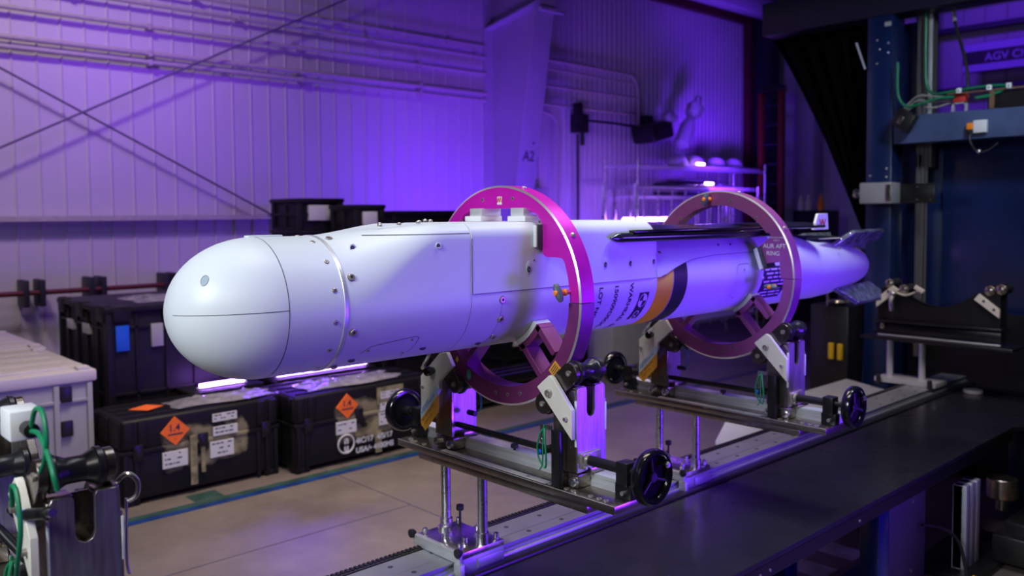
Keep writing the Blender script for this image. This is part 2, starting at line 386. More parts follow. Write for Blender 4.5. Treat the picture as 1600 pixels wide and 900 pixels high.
# tapered column
col = thing('tapered_column', 'pale tapered steel column marked A2 against the wall', 'column', (7.05, 7.5, 0)); col['kind'] = 'structure'; del col['label']; del col['category']; col.name = 'trim_3'
def yin(z): return 7.42-.17*(z-2.0)
mb = MB(); mb.prism([(7.98, 0), (yin(0), 0), (yin(5), 5), (7.98, 5)], 'x', 7.14, 7.156); mb.build('web', 'column', col)
mb = MB(); mb.prism([(yin(0), 0), (yin(0)-.02, 0), (yin(5)-.02, 5), (yin(5), 5)], 'x', 7.0, 7.30); mb.build('inner_flange', 'column', col)
mb = MB(); mb.box(7.0, 7.30, 7.96, 7.985, 0, 5.); mb.build('outer_flange', 'column', col)
mb = MB(); mb.prism([(7.97, 3.93), (yin(4.1), 4.1), (yin(4.1), 4.12), (7.97, 3.95)], 'x', 7.01, 7.29); mb.box(7.05, 7.45, yin(4.2)-.03, yin(4.2)+.03, 4.02, 4.06); mb.build('stiffener', 'column', col)
mb = MB(); text_on(mb, 'A2', .17, lambda u, v: (7.05+u*.95, yin(2.3+v)-.024, 2.31+v), bold=.002)
mb.cyl((7.2, yin(2.52)-.02, 2.52), (7.2, yin(2.52)-.03, 2.52), .012); mb.build('lettering', 'ink', col)
# end wall frame, pillar, sign
mb = MB(); mb.box(13.6, 13.9, 7.1, 7.45, 0, 5.5, .01); struct('trim_4', mb, 'column')
mb = MB(); mb.box(13.0, 13.25, 7.55, 7.9, 0, 5.2); struct('trim_5', mb, 'dark_steel')
for i, z in enumerate((4.75, 4.35, 3.45)):
    mb = MB(); mb.box(13.72, 13.9, 2, 6.6, z, z+.07); tag(mb.build('wall_girt', 'dark_steel'), ('top', 'middle', 'bottom')[i]+' dark rail on the far end wall around the sign', 'rail')
mb = MB(); mb.box(13.6, 13.75, 5.2, 5.45, 3.3, 5.2); tag(mb.build('end_wall_post', 'dark_steel'), 'dark upright post on end wall left of the sign', 'post')
sg = thing('hanging_sign', 'long dark sign with violet bands lettered AGV at top right', 'sign', (13.5, 4, 3.6))
mb = MB(); mb.box(13.5, 13.55, 2.6, 4.73, 3.68, 4.10); mb.build('board', 'blk_plastic', sg)
mb = MB(); mb.box(13.48, 13.5, 2.6, 4.73, 3.98, 4.09); mb.box(13.48, 13.5, 2.6, 4.73, 3.69, 3.79); tag(mb.build('stripe', 'purple_sign', sg), 'violet stripes')
mb = MB(); text_on(mb, 'AGV Charging', .155, lambda u, v: (13.494, 4.44-u, 3.83+v), bold=.002); mb.build('lettering', 'purple_sign', sg)
# ladder far away
ld = thing('step_ladder', 'dark orange fibreglass ladder standing near the door jamb', 'ladder', (12, 6.95, 0))
for yy in (7.13, 6.79):
    mb = MB(); mb.box(11.95, 12.05, yy-.035, yy+.035, 0, 3.55, .005); mb.build('side_rail', 'ladder', ld)
for k in range(11):
    mb = MB(); mb.box(11.96, 12.04, 6.8, 7.12, .3+k*.3, .33+k*.3); mb.build('rung', 'dark_steel', ld)
mb = MB(); mb.box(11.9, 12.1, 6.76, 7.16, 3.5, 3.62, .02); mb.build('top_cap', 'blk_plastic', ld)
# tape on the floor
def flat(name, label, x0, x1, y0, y1, mt, z=.0015):
    mb = MB(); mb.box(x0, x1, y0, y1, .0005, z); return tag(mb.build(name, mt), label, 'tape')
flat('floor_tape', 'long blue tape line on the concrete in front of the cases', .9, 9.5, 4.775, 4.83, 'blue_tape', .0024)
flat('floor_tape', 'worn dark green tape strip behind the blue line', .9, 6.0, 4.835, 4.90, 'green_tape', .002)
flat('floor_tape', 'dark green tape crossing to the first black case', 2.02, 2.2, 4.91, 5.05, 'green_tape', .0016)
flat('floor_tape', 'blue tape on floor seen under the table at right', 3.2, 4.3, 1.72, 1.8, 'blue_tape')
for k in range(3):
    flat('floor_tape', ('nearest', 'middle', 'farthest')[k]+' short white hazard tape under the table at right', 3.35+k*.3, 3.5+k*.3, 1.84, 2.05, 'white_tape')
mb = MB(); mb.box(-1, 2.9, 3.98, 3.988, .0003, .001); mb.box(2.9, 2.908, 1, 8, .0003, .001); struct('trim_6', mb, 'seam')

# ================================================================== MISSILE
MY, MZ, R = 1.92, 1.46, .17
ms = thing('missile', 'long pale grey missile with domed nose held in two purple rings', 'missile', (2.3, MY, MZ-.17))
def cyl_pt(x, a, r=R):        # a in degrees: 0 = side facing the camera, 90 = top
    t = math.radians(a); return Vector((x, MY-r*math.cos(t), MZ+r*math.sin(t)))
def round_sec(h, rc, w=R, n_low=28, low=True, cz=MZ, rl=None):
    """closed section in (y,z); flat sides and shoulder radius above the seam, half circle below"""
    P = []
    up = []
    for i in range(7): up.append((-w, (h-rc)*i/6.))
    for i in range(1, 15):
        t = PI/2*i/14; up.append((-w+rc-rc*math.cos(t), h-rc+rc*math.sin(t)))
    for i in range(1, 5): up.append((-(w-rc)*(1-i/4.), h))
    left = [(-y, z) for (y, z) in up[:-1]][::-1]
    P = up+left
    if low:
        for i in range(1, n_low): t = PI*i/n_low; P.append(((rl or w)*math.cos(t), -(rl or w)*math.sin(t)))
    return [(MY+y, cz+z) for (y, z) in P]
def loft(mb, secs, caps=True, mi=0):
    n = len(secs[0][1]); V = []; Fc = []
    for x, s_ in secs: V += [(x, p[0], p[1]) for p in s_]
    for i in range(len(secs)-1):
        for k in range(n): Fc.append([i*n+k, i*n+(k+1) % n, (i+1)*n+(k+1) % n, (i+1)*n+k])
    if caps: Fc.append(list(range(n))); Fc.append([(len(secs)-1)*n+k for k in range(n)])
    mb.add(V, Fc, mi); return mb
def ring_sec(r, cz=MZ, n=72): return [(MY+r*math.cos(2*PI*k/n), cz+r*math.sin(2*PI*k/n)) for k in range(n)]
# nose dome
secs = []
for i in range(25):
    t = i/24*PI/2; secs.append((.948-.208*math.cos(t), ring_sec(max(.0006, R*math.sin(t)))))
mb = MB(); loft(mb, secs); nose = mb.build('nose_dome', 'white_paint', ms)
# dome seams
def strip(mb, pts, wdt, off, mi=0):     # pts: list of (x, angle deg, r)
    V = []; Fc = []
    Q = [cyl_pt(x, a, r+off) for x, a, r in pts]
    for i, q in enumerate(Q):
        t = (Q[min(i+1, len(Q)-1)]-Q[max(i-1, 0)]).normalized(); nrm = Vector((0, q.y-MY, q.z-MZ)).normalized() if abs(q.y-MY)+abs(q.z-MZ) > 1e-6 else Vector((-1, 0, 0))
        sd = t.cross(nrm).normalized()*wdt/2
        V += [q+sd, q-sd]
    for i in range(len(Q)-1): Fc.append([2*i, 2*i+1, 2*i+3, 2*i+2])
    mb.add(V, Fc, mi)
mb = MB(); strip(mb, [(.948, a, R) for a in range(-180, 181, 5)], .0016, .0006)
pts = []
for i in range(2, 25):
    t = i/24*PI/2; pts.append((.948-.208*math.cos(t), 2.0, R*math.sin(t)))
strip(mb, pts, .0014, .0008); mb.build('seam_line', 'seam', ms)
def spot(mb, x, a, r, size, depth=.001, rr=R, ell=1., mi=0, n=18):
    c = cyl_pt(x, a, rr); nrm = Vector((0, c.y-MY, c.z-MZ)).normalized()
    mb.cyl(c-nrm*.002, c+nrm*depth, size, n, mi)
mb = MB(); c = Vector((.792, 1.840, 1.539)); nr = Vector(((.792-.948)/.208**2, (1.840-MY)/R**2, (1.539-MZ)/R**2)).normalized()
up_ = (Vector((0, 0, 1))-nr*nr.z).normalized(); sd_ = nr.cross(up_); V = []; Fc = []; n = 32
for (k, dd) in ((1.0, -.003), (1.0, .0012), (.86, .0012), (.80, .0004), (.001, .0002)):
    for i in range(n): t = 2*PI*i/n; V.append(c+up_*.0135*k*math.sin(t)+sd_*.0095*k*math.cos(t)+nr*dd)
for j in range(4):
    for i in range(n): Fc.append([j*n+i, j*n+(i+1) % n, (j+1)*n+(i+1) % n, (j+1)*n+i])
Fc.append([4*n+i for i in range(n)]); mb.add(V, Fc)
o = mb.build('sensor_port', 'port', ms)
mb = MB(); mb.box(.93, 1.02, MY-.012, MY+.012, MZ+R-.004, MZ+R+.004, .002); mb.build('nose_tab', 'white_paint2', ms)
mb = MB(); loft(mb, [(.948, ring_sec(R)), (1.093, ring_sec(R))]); mb.build('forward_section', 'white_paint', ms)
mb = MB(); loft(mb, [(1.092, ring_sec(R+.0006)), (1.093, ring_sec(R+.0018)), (1.102, ring_sec(R+.0018)), (1.103, ring_sec(R+.0006))]); tag(mb.build('joint_band', 'band', ms), 'bright steel band')
def screw(x, a, r=.0055, big=False, rr=R):
    c = cyl_pt(x, a, rr); nrm = Vector((0, c.y-MY, c.z-MZ)).normalized()
    mb = MB(); mb.lathe(c-nrm*.002, nrm, [(0, r*1.25), (.0028, r*1.2), (.0032, r*.95), (.004, r*.8)], 18)
    mb.cyl(c+nrm*.0021, c+nrm*.0023, r*.42, 6, 1)
    if big: mb.lathe(c-nrm*.001, nrm, [(0, r*.98), (.0065, r*.95), (.0065, r*.5), (.0025, r*.45)], 6)
    return mb.build('bolt', ['bolt', 'seam'], ms)
for a in (92, 66.8, 40.4, 14.8, -10.9, -36.4, -61.9, -87): screw(1.069, a)
for a in (71, 24.4, -21, -66): screw(1.121, a, .009, True)
# mid section morphing from round to squared top
def mid_hr(x):
    t = (x-1.103)/(1.487-1.103); e = max(0, min(1, (t-.02)/.75)); e = e*e*(3-2*e)
    return .17+.026*min(1, t*1.4), .169-.125*e
secs = []
for i in range(15):
    x = 1.103+i/14.*(1.487-1.103); secs.append((x, round_sec(*mid_hr(x), w=R)))
mb = MB(); loft(mb, secs); mb.build('mid_section', 'white_paint', ms)
def dimple(mb, x, a, r, rr=R): 
    c = cyl_pt(x, a, rr); nrm = Vector((0, c.y-MY, c.z-MZ)).normalized(); mb.lathe(c-nrm*.001, nrm, [(0, r), (.0016, r), (.0018, r*.85)], 20, 0)
for (x, zz) in ((1.155, 1.600), (1.375, 1.599)):
    mb = MB(); hh_, rr_ = mid_hr(x); aa_ = math.asin(max(0, min(1, (zz-MZ-(hh_-rr_))/rr_))); yy = MY-R+rr_-rr_*math.cos(aa_)+.001
    mb.cyl((x, yy+.004, zz), (x, yy-.0042, zz+.0012), .0085, 20); mb.cyl((x-.002, yy-.001, zz), (x-.002, yy-.0048, zz), .0062, 18, 1)
    mb.build('recess_hole', ['white_paint2', 'seam'], ms)
# access panel outline
mb = MB()
strip(mb, [(1.168, -47, R), (1.178, -42, R), (1.19, -38.8, R), (1.21, -37.5, R), (1.26, -35.5, R), (1.32, -33, R)], .0014, .0007)
strip(mb, [(1.32, -33, R), (1.333, -35, R), (1.332, -42, R), (1.328, -50, R), (1.315, -62, R)], .0014, .0007)
strip(mb, [(1.487, a, R) for a in range(-176, 3, 4)], .0009, .0006); strip(mb, [(1.5, 1.9, R), (1.9, 1.9, R), (2.29, 1.9, R)], .0018, .0007)
strip(mb, [(1.60, a, R) for a in range(-90, 0, 4)], .0009, .0006)
strip(mb, [(2.29, 1.6, R), (2.312, 1.8, R), (2.34, 4.5, R)], .0016, .0045)
mb.build('panel_line', 'seam', ms)
for (x, a) in ((1.187, -43.5), (1.312, -36.5), (1.31, -55)): screw(x, a, .0038)
# slots underneath
mb = MB()
for (x, a) in ((1.155, -56), (1.37, -52), (1.576, -58)):
    c = cyl_pt(x, a, R); mb.sphere(c, .012, (.9, .35, .45), 8)
mb.build('drain_slot', 'seam', ms)
# centre body with painted bands
def cylpart(name, x0, x1, mt, r=R, n=96):
    mb = MB(); loft(mb, [(x0, ring_sec(r, n=n)), (x1, ring_sec(r, n=n))]); return mb.build(name, mt, ms)
cylpart('centre_body', 1.487, 2.298, 'white_paint'); 
tag(cylpart('warning_band', 2.298, 2.388, 'yellow', R+.0003), 'yellow painted band')
tag(cylpart('warning_band', 2.388, 2.470, 'black_paint', R+.0003), 'black painted band')
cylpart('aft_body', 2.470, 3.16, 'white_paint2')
mb = MB(); strip(mb, [(2.389, a, R) for a in range(-90, 14, 3)], .0016, .0012); mb.build('band_edge', 'white_ink', ms)
# upper fairing (squared block)
def upper(x0, x1, h, rc, w, seam_z=.006, endround=False, name='upper_fairing', mt='white_paint'):
    mb = MB(); S_ = []
    def sec(h, rc, w, dz=0):
        s_ = round_sec(h, rc, w=w, low=False)
        s_ = [(y, max(z, MZ+seam_z)) for (y, z) in s_]
        return s_
    S_.append((x0, sec(h, rc, w)))
    if endround:
        for i in range(0, 9):
            t = i/8*PI/2; k = .045
            S_.append((x1-k+k*math.sin(t), sec(h-k*(1-math.cos(t)), rc, w-.004*(1-math.cos(t)))))
    else: S_.append((x1, sec(h, rc, w)))
    loft(mb, S_); return mb.build(name, mt, ms, smooth=40)
upper(1.488, 2.297, .1975, .042, .1722, endround=True)
mb = MB()   # fairing front edge line and top panel line
mb.box(1.4865, 1.4885, MY-.1732, MY-.1725, MZ+.004, MZ+.155)
mb.build('panel_line', 'seam', ms)
mb = MB(); V = []; Fc = []; n = 20
for i in range(n+1):
    x = 1.20+(1.484-1.20)*i/n; h, rc = mid_hr(x)
    for dz in (.1685, .1700):
        a = math.asin(min(1, max(0, (dz-(h-rc))/rc))); V.append((x, MY-R+rc-rc*math.cos(a)-.0008, MZ+dz+.0006))
for i in range(n): Fc.append([2*i, 2*i+2, 2*i+3, 2*i+1])
mb.add(V, Fc); mb.build('panel_line', 'seam', ms, smooth=0)
mb = MB(); mb.prism([(1.26, MZ+.182), (1.28, MZ+.188), (1.36, MZ+.195), (1.476, MZ+.1985), (1.476, MZ+.18), (1.26, MZ+.17)], 'y', MY-.055, MY+.055, bev=.001)
top = mb.build('top_panel', 'white_paint', ms)
for (x, y) in ((1.26, -.075), (1.31, -.09), (1.37, -.092), (1.39, -.07), (1.31, .0), (1.42, -.08), (1.44, -.03)):
    mb = MB(); mb.lathe((x, MY+y, MZ+.190+(x-1.25)*.06), (0, 0, 1), [(0, .006), (.005, .006), (.007, .004)], 14); mb.build('bolt', 'bolt', ms)
# sockets on the fairing side
def socket(x, z, r=.012, y=None, n='fastener_hole'):
    y = y if y is not None else MY-.1722
    mb = MB(); mb.sphere((x, y+.0005, z), r*1.25, (.8, .12, 1.35), 10); mb.sphere((x-.002, y-.0016, z-.004), r*.66, (.85, .18, 1.1), 10, 1); mb.sphere((x-.001, y-.0025, z-.006), r*.22, (1, .4, 1), 8, 2)
    return mb.build(n, ['white_paint2', 'seam', 'bolt'], ms)
for (x, z, r) in ((1.70, 1.527, .0125), (1.722, 1.551, .0045), (2.034, 1.525, .0115), (2.156, 1.523, .0115), (2.277, 1.524, .0115)): socket(x, z, r)
screw(2.337, 29.5, .006, rr=R+.004)
for (x, a) in ((1.598, -5.7), (1.605, -25.2), (1.612, -47.8)): screw(x, a, .0095, True)
# shoulder fairing behind the block, lower edge rising
def edge_z(x):
    T = [(2.297, .006), (2.33, .008), (2.38, .028), (2.45, .047), (2.52, .060), (2.65, .068), (2.9, .070), (3.02, .072)]
    for (a, b_), (c, d) in zip(T, T[1:]):
        if x <= c: return b_+(d-b_)*max(0, (x-a)/(c-a))
    return T[-1][1]
mb = MB(); S_ = []
for i in range(30):
    x = 2.297+i*(3.02-2.297)/29; e = edge_z(x); s_ = []
    w_ = R+.0035; a0 = math.asin(min(.99, e/w_)); a1 = math.radians(48)
    for k in range(10):
        a = a0+(a1-a0)*k/9; s_.append((-w_*math.cos(a), w_*math.sin(a)))
    ye, ze = s_[-1]
    for k in range(1, 7): s_.append((ye*(1-k/6.), ze+.032*math.sin(PI/2*k/6.)))
    s_ = s_+[(-y, z) for (y, z) in s_[:-1]][::-1]
    S_.append((x, [(MY+y, MZ+z) for y, z in s_]))
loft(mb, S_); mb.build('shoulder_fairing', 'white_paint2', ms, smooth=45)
mb = MB(); P_ = []
for i in range(24):
    x = 2.297+i*(3.0-2.297)/23; a = math.degrees(math.asin(edge_z(x)/(R+.0035))); P_.append((x, a-.4, R))
strip(mb, P_, .0016, .0036); mb.build('panel_line', 'seam', ms)
for x in (2.70, 2.78): 
    mb = MB(); c = cyl_pt(x, 35, R+.003); mb.sphere(c, .006, (1, .4, 1), 8); mb.build('drain_slot', 'seam', ms)
# folded wings (dark blades lying on top)
def blade(name, x0, x1, yc, zc, h, t, tip):
    mb = MB(); S_ = []
    for i in range(40):
        f = i/39.; x = x0+(x1-x0)*f
        k = 1 if f > tip else math.sqrt(max(0.02, 1-((tip-f)/tip)**2))
        hh = h*k*(1-.25*max(0, f-.5)); s_ = []
        for j in range(18):
            a = 2*PI*j/18; s_.append((yc+t*k**.5*math.cos(a), zc-.004*f+hh*math.sin(a)*(abs(math.sin(a))**.0)))
        S_.append((x, s_))
    loft(mb, S_); return mb.build(name, 'wing', ms)
blade('folded_wing', 2.045, 3.05, MY-.183, MZ+.143, .0155, .011, .05)
mb = MB(); mb.box(2.15, 3.06, MY-.196, MY-.14, MZ+.157, MZ+.166, .003); mb.cyl((2.16, MY-.195, MZ+.15), (3.05, MY-.195, MZ+.148), .004, 10); mb.build('wing_root_fairing', 'blk_gloss', ms)
mb = MB(); mb.prism([(MY-.155, MZ+.163), (MY-.06, MZ+.176), (MY+.06, MZ+.176), (MY+.155, MZ+.163), (MY+.15, MZ+.15), (MY-.15, MZ+.15)], 'x', 2.30, 3.5, bev=.004)
mb.build('folded_wing', 'wing', ms)
mb = MB()   # aft access door outline
strip(mb, [(2.86, 9, R), (2.80, 9, R), (2.785, 6, R), (2.78, 0, R), (2.785, -14, R), (2.775, -30, R), (2.73, -42, R)], .0016, .0006)
strip(mb, [(2.86, 9, R), (2.875, 5, R), (2.88, -12, R), (2.87, -35, R)], .0009, .0006); mb.build('panel_line', 'seam', ms)
for (x, a) in ((2.83, 2), (2.80, -36)): screw(x, a, .004)
for (x, a) in ((2.96, 2), (2.97, -13)): screw(x, a, .008)
# rear data label
mb = MB(); Vv = []; n = 10
def patch(mb, x0, x1, a0, a1, off, mi=0, skew=0., n=12, r=R):
    V = []; Fc = []
    for i in range(n+1):
        a = a0+(a1-a0)*i/n; sx = skew*i/n
        V += [cyl_pt(x0+sx, a, r+off), cyl_pt(x1+sx, a, r+off)]
    for i in range(n): Fc.append([2*i, 2*i+1, 2*i+3, 2*i+2])
    mb.add(V, Fc, mi)
# tail section
secs = []
for (x, r_, cz) in ((3.16, .17, 1.460), (3.24, .166, 1.456), (3.36, .152, 1.442), (3.48, .140, 1.431), (3.6, .134, 1.424), (3.75, .126, 1.424), (3.9, .112, 1.424), (4.0, .098, 1.422), (4.08, .080, 1.42), (4.13, .058, 1.42), (4.155, .03, 1.42), (4.16, .002, 1.42)):
    secs.append((x, ring_sec(r_, cz)))
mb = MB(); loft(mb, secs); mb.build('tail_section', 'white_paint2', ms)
mb = MB(); patch(mb, 2.968, 3.155, 3, -45, .0008)
lb = tag(mb.build('data_label', 'ink', ms), 'black data label with rows of white lettering')
mb = MB(); rnd = random.Random(3)
for i in range(8):
    a = 0-i*5.4; x = 2.978+.012*(i % 3)
    while x < 3.13:
        L = rnd.uniform(.02, .07); patch(mb, x, min(x+L, 3.145), a, a-2.2, .0018, n=2); x += L+.010
mb.build('lettering', 'white_ink', lb)
# tail fins wrapped in clear film, small top fin, antenna flap
def fin(name, poly, y0, t, mt, ang=0, hinge=None):
    mb = MB(); mb.prism(poly, 'y', y0, y0+t, bev=.002)
    if hinge:
        c = Vector(hinge); q = Matrix.Rotation(math.radians(ang), 3, 'X'); mb.v = [tuple(q @ (Vector(v)-c)+c) for v in mb.v]
    return mb.build(name, mt, ms)
wr = mat('wrapped_fin_film', (.20, .24, .28), .12, noise=.5, nscale=30, bump=1.0, bscale=34, coat=.8, metal=.3); M['wrap'] = wr
fin('tail_fin', [(3.72, 1.52), (3.84, 1.60), (4.14, 1.605), (4.16, 1.56), (4.05, 1.50)], MY-.075, .02, 'wrap', 38, (3.9, MY-.075, 1.52))
fin('tail_fin', [(3.72, 1.335), (3.82, 1.245), (4.06, 1.245), (4.13, 1.29), (4.08, 1.35)], MY-.095, .02, 'wrap', -42, (3.9, MY-.095, 1.33))
fin('tail_fin', [(3.72, 1.50), (3.84, 1.60), (4.12, 1.60), (4.05, 1.50)], MY+.075, .02, 'wrap', -38, (3.9, MY+.075, 1.50))
fin('tail_fin', [(3.72, 1.35), (3.84, 1.245), (4.1, 1.25), (4.05, 1.36)], MY+.075, .02, 'wrap', 42, (3.9, MY+.075, 1.35))
fin('tail_strake', [(3.35, 1.585), (3.98, 1.56), (3.8, 1.54), (3.35, 1.545)], MY-.06, .12, 'wing')
mb = MB(); mb.prism([(3.56, MY-.09), (3.86, MY-.03), (3.78, MY-.085), (3.72, MY-.105)], 'z', 1.5585, 1.560); mb.build('paper_tag', 'nylon', ms)
fin('top_fin', [(3.56, 1.60), (3.60, 1.672), (3.69, 1.672), (3.70, 1.60)], MY-.065, .012, 'white_pad')
mb = MB(); text_on(mb, 'W', .05, lambda u, v: (3.61+u*1.1, MY-.0665, 1.612+v), bold=.0015); mb.build('red_mark', 'red', ms)
for (x, a) in ((3.70, 26), (3.70, -24), (3.44, -3), (3.5, -62)):
    screw(x, a, .006, rr=.131 if x > 3.6 else .137)
# stencilled lettering on the body: reads downward, letter tops towards the tail
def sten(mb, txt, x, a_start, size, mi=0, space=1.0):
    text_on(mb, txt, size, lambda u, v: cyl_pt(x+v*.95, a_start-math.degrees(u*space/R), R+.0008), mi, bold=.0006)
for (tx, xx, a0) in (('WARHEAD  S/N', 2.158, -1.5), ('150909OSOC-1', 2.083, -1.5), ('LOT NO  G1-', 2.008, -3.0), ('SER  NO', 1.935, -4)):
    mb = MB(); sten(mb, tx, xx, a0, .026, space=1.16); mb.build('stencil_lettering', 'ink', ms)
mb = MB(); patch(mb, 2.212, 2.262, -13.5, -51, .0007, 0); cg = mb.build('centre_of_gravity_mark', 'ink', ms)
mb = MB()
for q0 in (0, 180):
    V = [cyl_pt(2.237, -23.5, R+.0016)]
    for k in range(10):
        t = math.radians(q0+90*k/9.); V.append(cyl_pt(2.237+.020*math.cos(t), -23.5+math.degrees(.024*math.sin(t)/R), R+.0016))
    mb.add(V, [[0, k, k+1] for k in range(1, 10)])
V = []; Fc = []
for k in range(37):
    t = 2*PI*k/36
    for r_ in (.92, 1.05): V.append(cyl_pt(2.237+.020*r_*math.cos(t), -23.5+math.degrees(.024*r_*math.sin(t)/R), R+.0016))
for k in range(36): Fc.append([2*k, 2*k+1, 2*k+3, 2*k+2])
mb.add(V, Fc); text_on(mb, 'CG', .032, lambda u, v: cyl_pt(2.224+v*1.1, -36.5-math.degrees(u*.95/R), R+.0016), bold=.0004)
mb.build('lettering', 'white_ink', cg)

# ================================================================== HANDLING RINGS
RZ, RO = 1.433, .333
def arc(a0, a1, ry, rz, n): return [(MY-ry*math.cos(math.radians(a0+(a1-a0)*i/n)), RZ+rz*math.sin(math.radians(a0+(a1-a0)*i/n))) for i in range(n+1)]
def half_ring(outer, inner, x0, x1, mts, parent, ch=.006):
    """outer and inner are equally long point lists; outer edge is chamfered and bright"""
    n = len(outer); V = []; Fc = []; Mi = []
    def sh(p, d):
        v = Vector((p[0]-MY, p[1]-RZ)); v = v*(1-d/v.length); return (MY+v.x, RZ+v.y)
    rows = [[(x0, *p) for p in inner], [(x0, *sh(p, ch)) for p in outer], [(x0+ch*.5, *p) for p in outer], [(x1-ch*.5, *p) for p in outer], [(x1, *sh(p, ch)) for p in outer], [(x1, *p) for p in inner]]
    for r_ in rows: V += r_
    k = len(rows)
    for j in range(k):
        for i in range(n-1): Fc.append([j*n+i, j*n+i+1, ((j+1) % k)*n+i+1, ((j+1) % k)*n+i]); Mi.append(1 if j in (1, 3) else 0)
    for i in (0, n-1): Fc.append([j*n+i for j in range(k)]); Mi.append(0)
    mb = MB(); mb.v = V; mb.f = Fc; mb.m = Mi; return mb
def resample(poly, n):
    L = [0]
    for a, b_ in zip(poly, poly[1:]): L.append(L[-1]+math.hypot(b_[0]-a[0], b_[1]-a[1]))
    out = []
    for i in range(n):
        t = L[-1]*i/(n-1); k = 0
        while k < len(L)-2 and L[k+1] < t: k += 1
        f = (t-L[k])/max(1e-9, L[k+1]-L[k]); out.append((poly[k][0]+(poly[k+1][0]-poly[k][0])*f, poly[k][1]+(poly[k+1][1]-poly[k][1])*f))
    return out
def by_angle(poly, n, a0, a1):     # inner outline sampled on the same polar angles as the outer rim (keeps corners)
    out = []
    for i in range(n):
        t = math.radians(a0+(a1-a0)*i/(n-1)); d = (-math.cos(t), math.sin(t)); best = None
        for p, q in zip(poly, poly[1:]):
            ex, ez = q[0]-p[0], q[1]-p[1]; px, pz = p[0]-MY, p[1]-RZ
            den = d[0]*ez-d[1]*ex
            if abs(den) < 1e-12: continue
            s_ = (px*ez-pz*ex)/den; u = (px*d[1]-pz*d[0])/den
            if s_ > 0 and -.001 <= u <= 1.001 and (best is None or s_ > best): best = s_
        best = best or .28; out.append((MY+d[0]*best, RZ+d[1]*best))
    return out
def clamp_foot(x0, x1, sgn, parent, mt):
    """U shaped foot under the body with its pad; sgn -1 near side, +1 far side"""
    Wd = lambda y, z: (MY+sgn*(MY-y), z) if sgn > 0 else (y, z)
    # pad follows the body between angles
    P = []
    for i in range(9): a = math.radians(-65+33*i/8); P.append((MY-(R+.001)*math.cos(a), MZ+(R+.001)*math.sin(a)))
    for i in range(9): a = math.radians(-32-33*i/8); P.append((MY-(R+.017)*math.cos(a), MZ+(R+.017)*math.sin(a)))
    mb = MB(); mb.prism([Wd(*p) for p in P], 'x', x0, x1, bev=.0008); mb.build('clamp_pad', 'white_pad', parent)
    mb = MB(); P = []
    for i in range(7): a = math.radians(-65+33*i/6); P.append((MY-(R+.017)*math.cos(a), MZ+(R+.017)*math.sin(a)))
    for i in range(7): a = math.radians(-32-33*i/6); P.append((MY-(R+.036)*math.cos(a), MZ+(R+.036)*math.sin(a)))
    mb.prism([Wd(*p) for p in P], 'x', x0+.002, x1-.002, bev=.0008)
    for a in (-34, -61):
        t = math.radians(a); p0 = Vector((-math.cos(t), math.sin(t))); td = Vector((-math.sin(math.radians(-47.5)), -math.cos(math.radians(-47.5))))
        c = Vector((MY, MZ))+p0*(R+.02); dr = Vector((-math.cos(math.radians(-47.5)), math.sin(math.radians(-47.5)))); e = c+dr*.118
        w = Vector((dr.y, -dr.x))*.0095
        if a == -34: e = c+dr*.100
        mb.prism([Wd(*(c+w)), Wd(*(c-w)), Wd(*(e-w)), Wd(*(e+w))], 'x', x0+.002, x1-.002, bev=.001)
    mb.build('clamp_foot', mt, parent)
def t_handle(c, parent, ang=0, pin=.06):
    c = Vector(c); hd = bpy.data.objects.new('t_handle', None)
    mb = MB(); S_ = []
    rot = Matrix.Rotation(math.radians(ang), 3, 'X')
    V = []
    for i in range(13):
        f = -1+2*i/12.; k = math.sqrt(max(.05, 1-f*f))
        s_ = []
        for j in range(14):
            a = 2*PI*j/14; s_.append((c.y+.011*(.35+.65*k)*math.cos(a), c.z+.026*f, c.x+.0125*(.35+.65*k)*math.sin(a)))
        S_.append(s_)
    n = 14; Vt = []; Fc = []
    for s_ in S_: Vt += [Vector((q[2], q[0], q[1])) for q in s_]
    for i in range(12):
        for k in range(n): Fc.append([i*n+k, i*n+(k+1) % n, (i+1)*n+(k+1) % n, (i+1)*n+k])
    Fc.append(list(range(n))); Fc.append([12*n+k for k in range(n)])
    mb.add([rot @ (v-c)+c for v in Vt], Fc); h = mb.build('handle_grip', 'hand_grey', parent)
    mb = MB(); mb.lathe(c+Vector((-.0155, 0, 0)), (1, 0, 0), [(0, .005), (.002, .0075), (.006, .0075)], 16); mb.build('push_button', 'orange', h)
    mb = MB(); mb.lathe(c+Vector((.010, 0, 0)), (1, 0, 0), [(0, .0075), (.012, .0075), (.013, .010), (.018, .010)], 16); mb.build('collar', 'orange', h)
    mb = MB(); mb.cyl(c+Vector((.026, 0, 0)), c+Vector((pin+.01, 0, 0)), .0065, 16); mb.build('pin', 'steel', h)
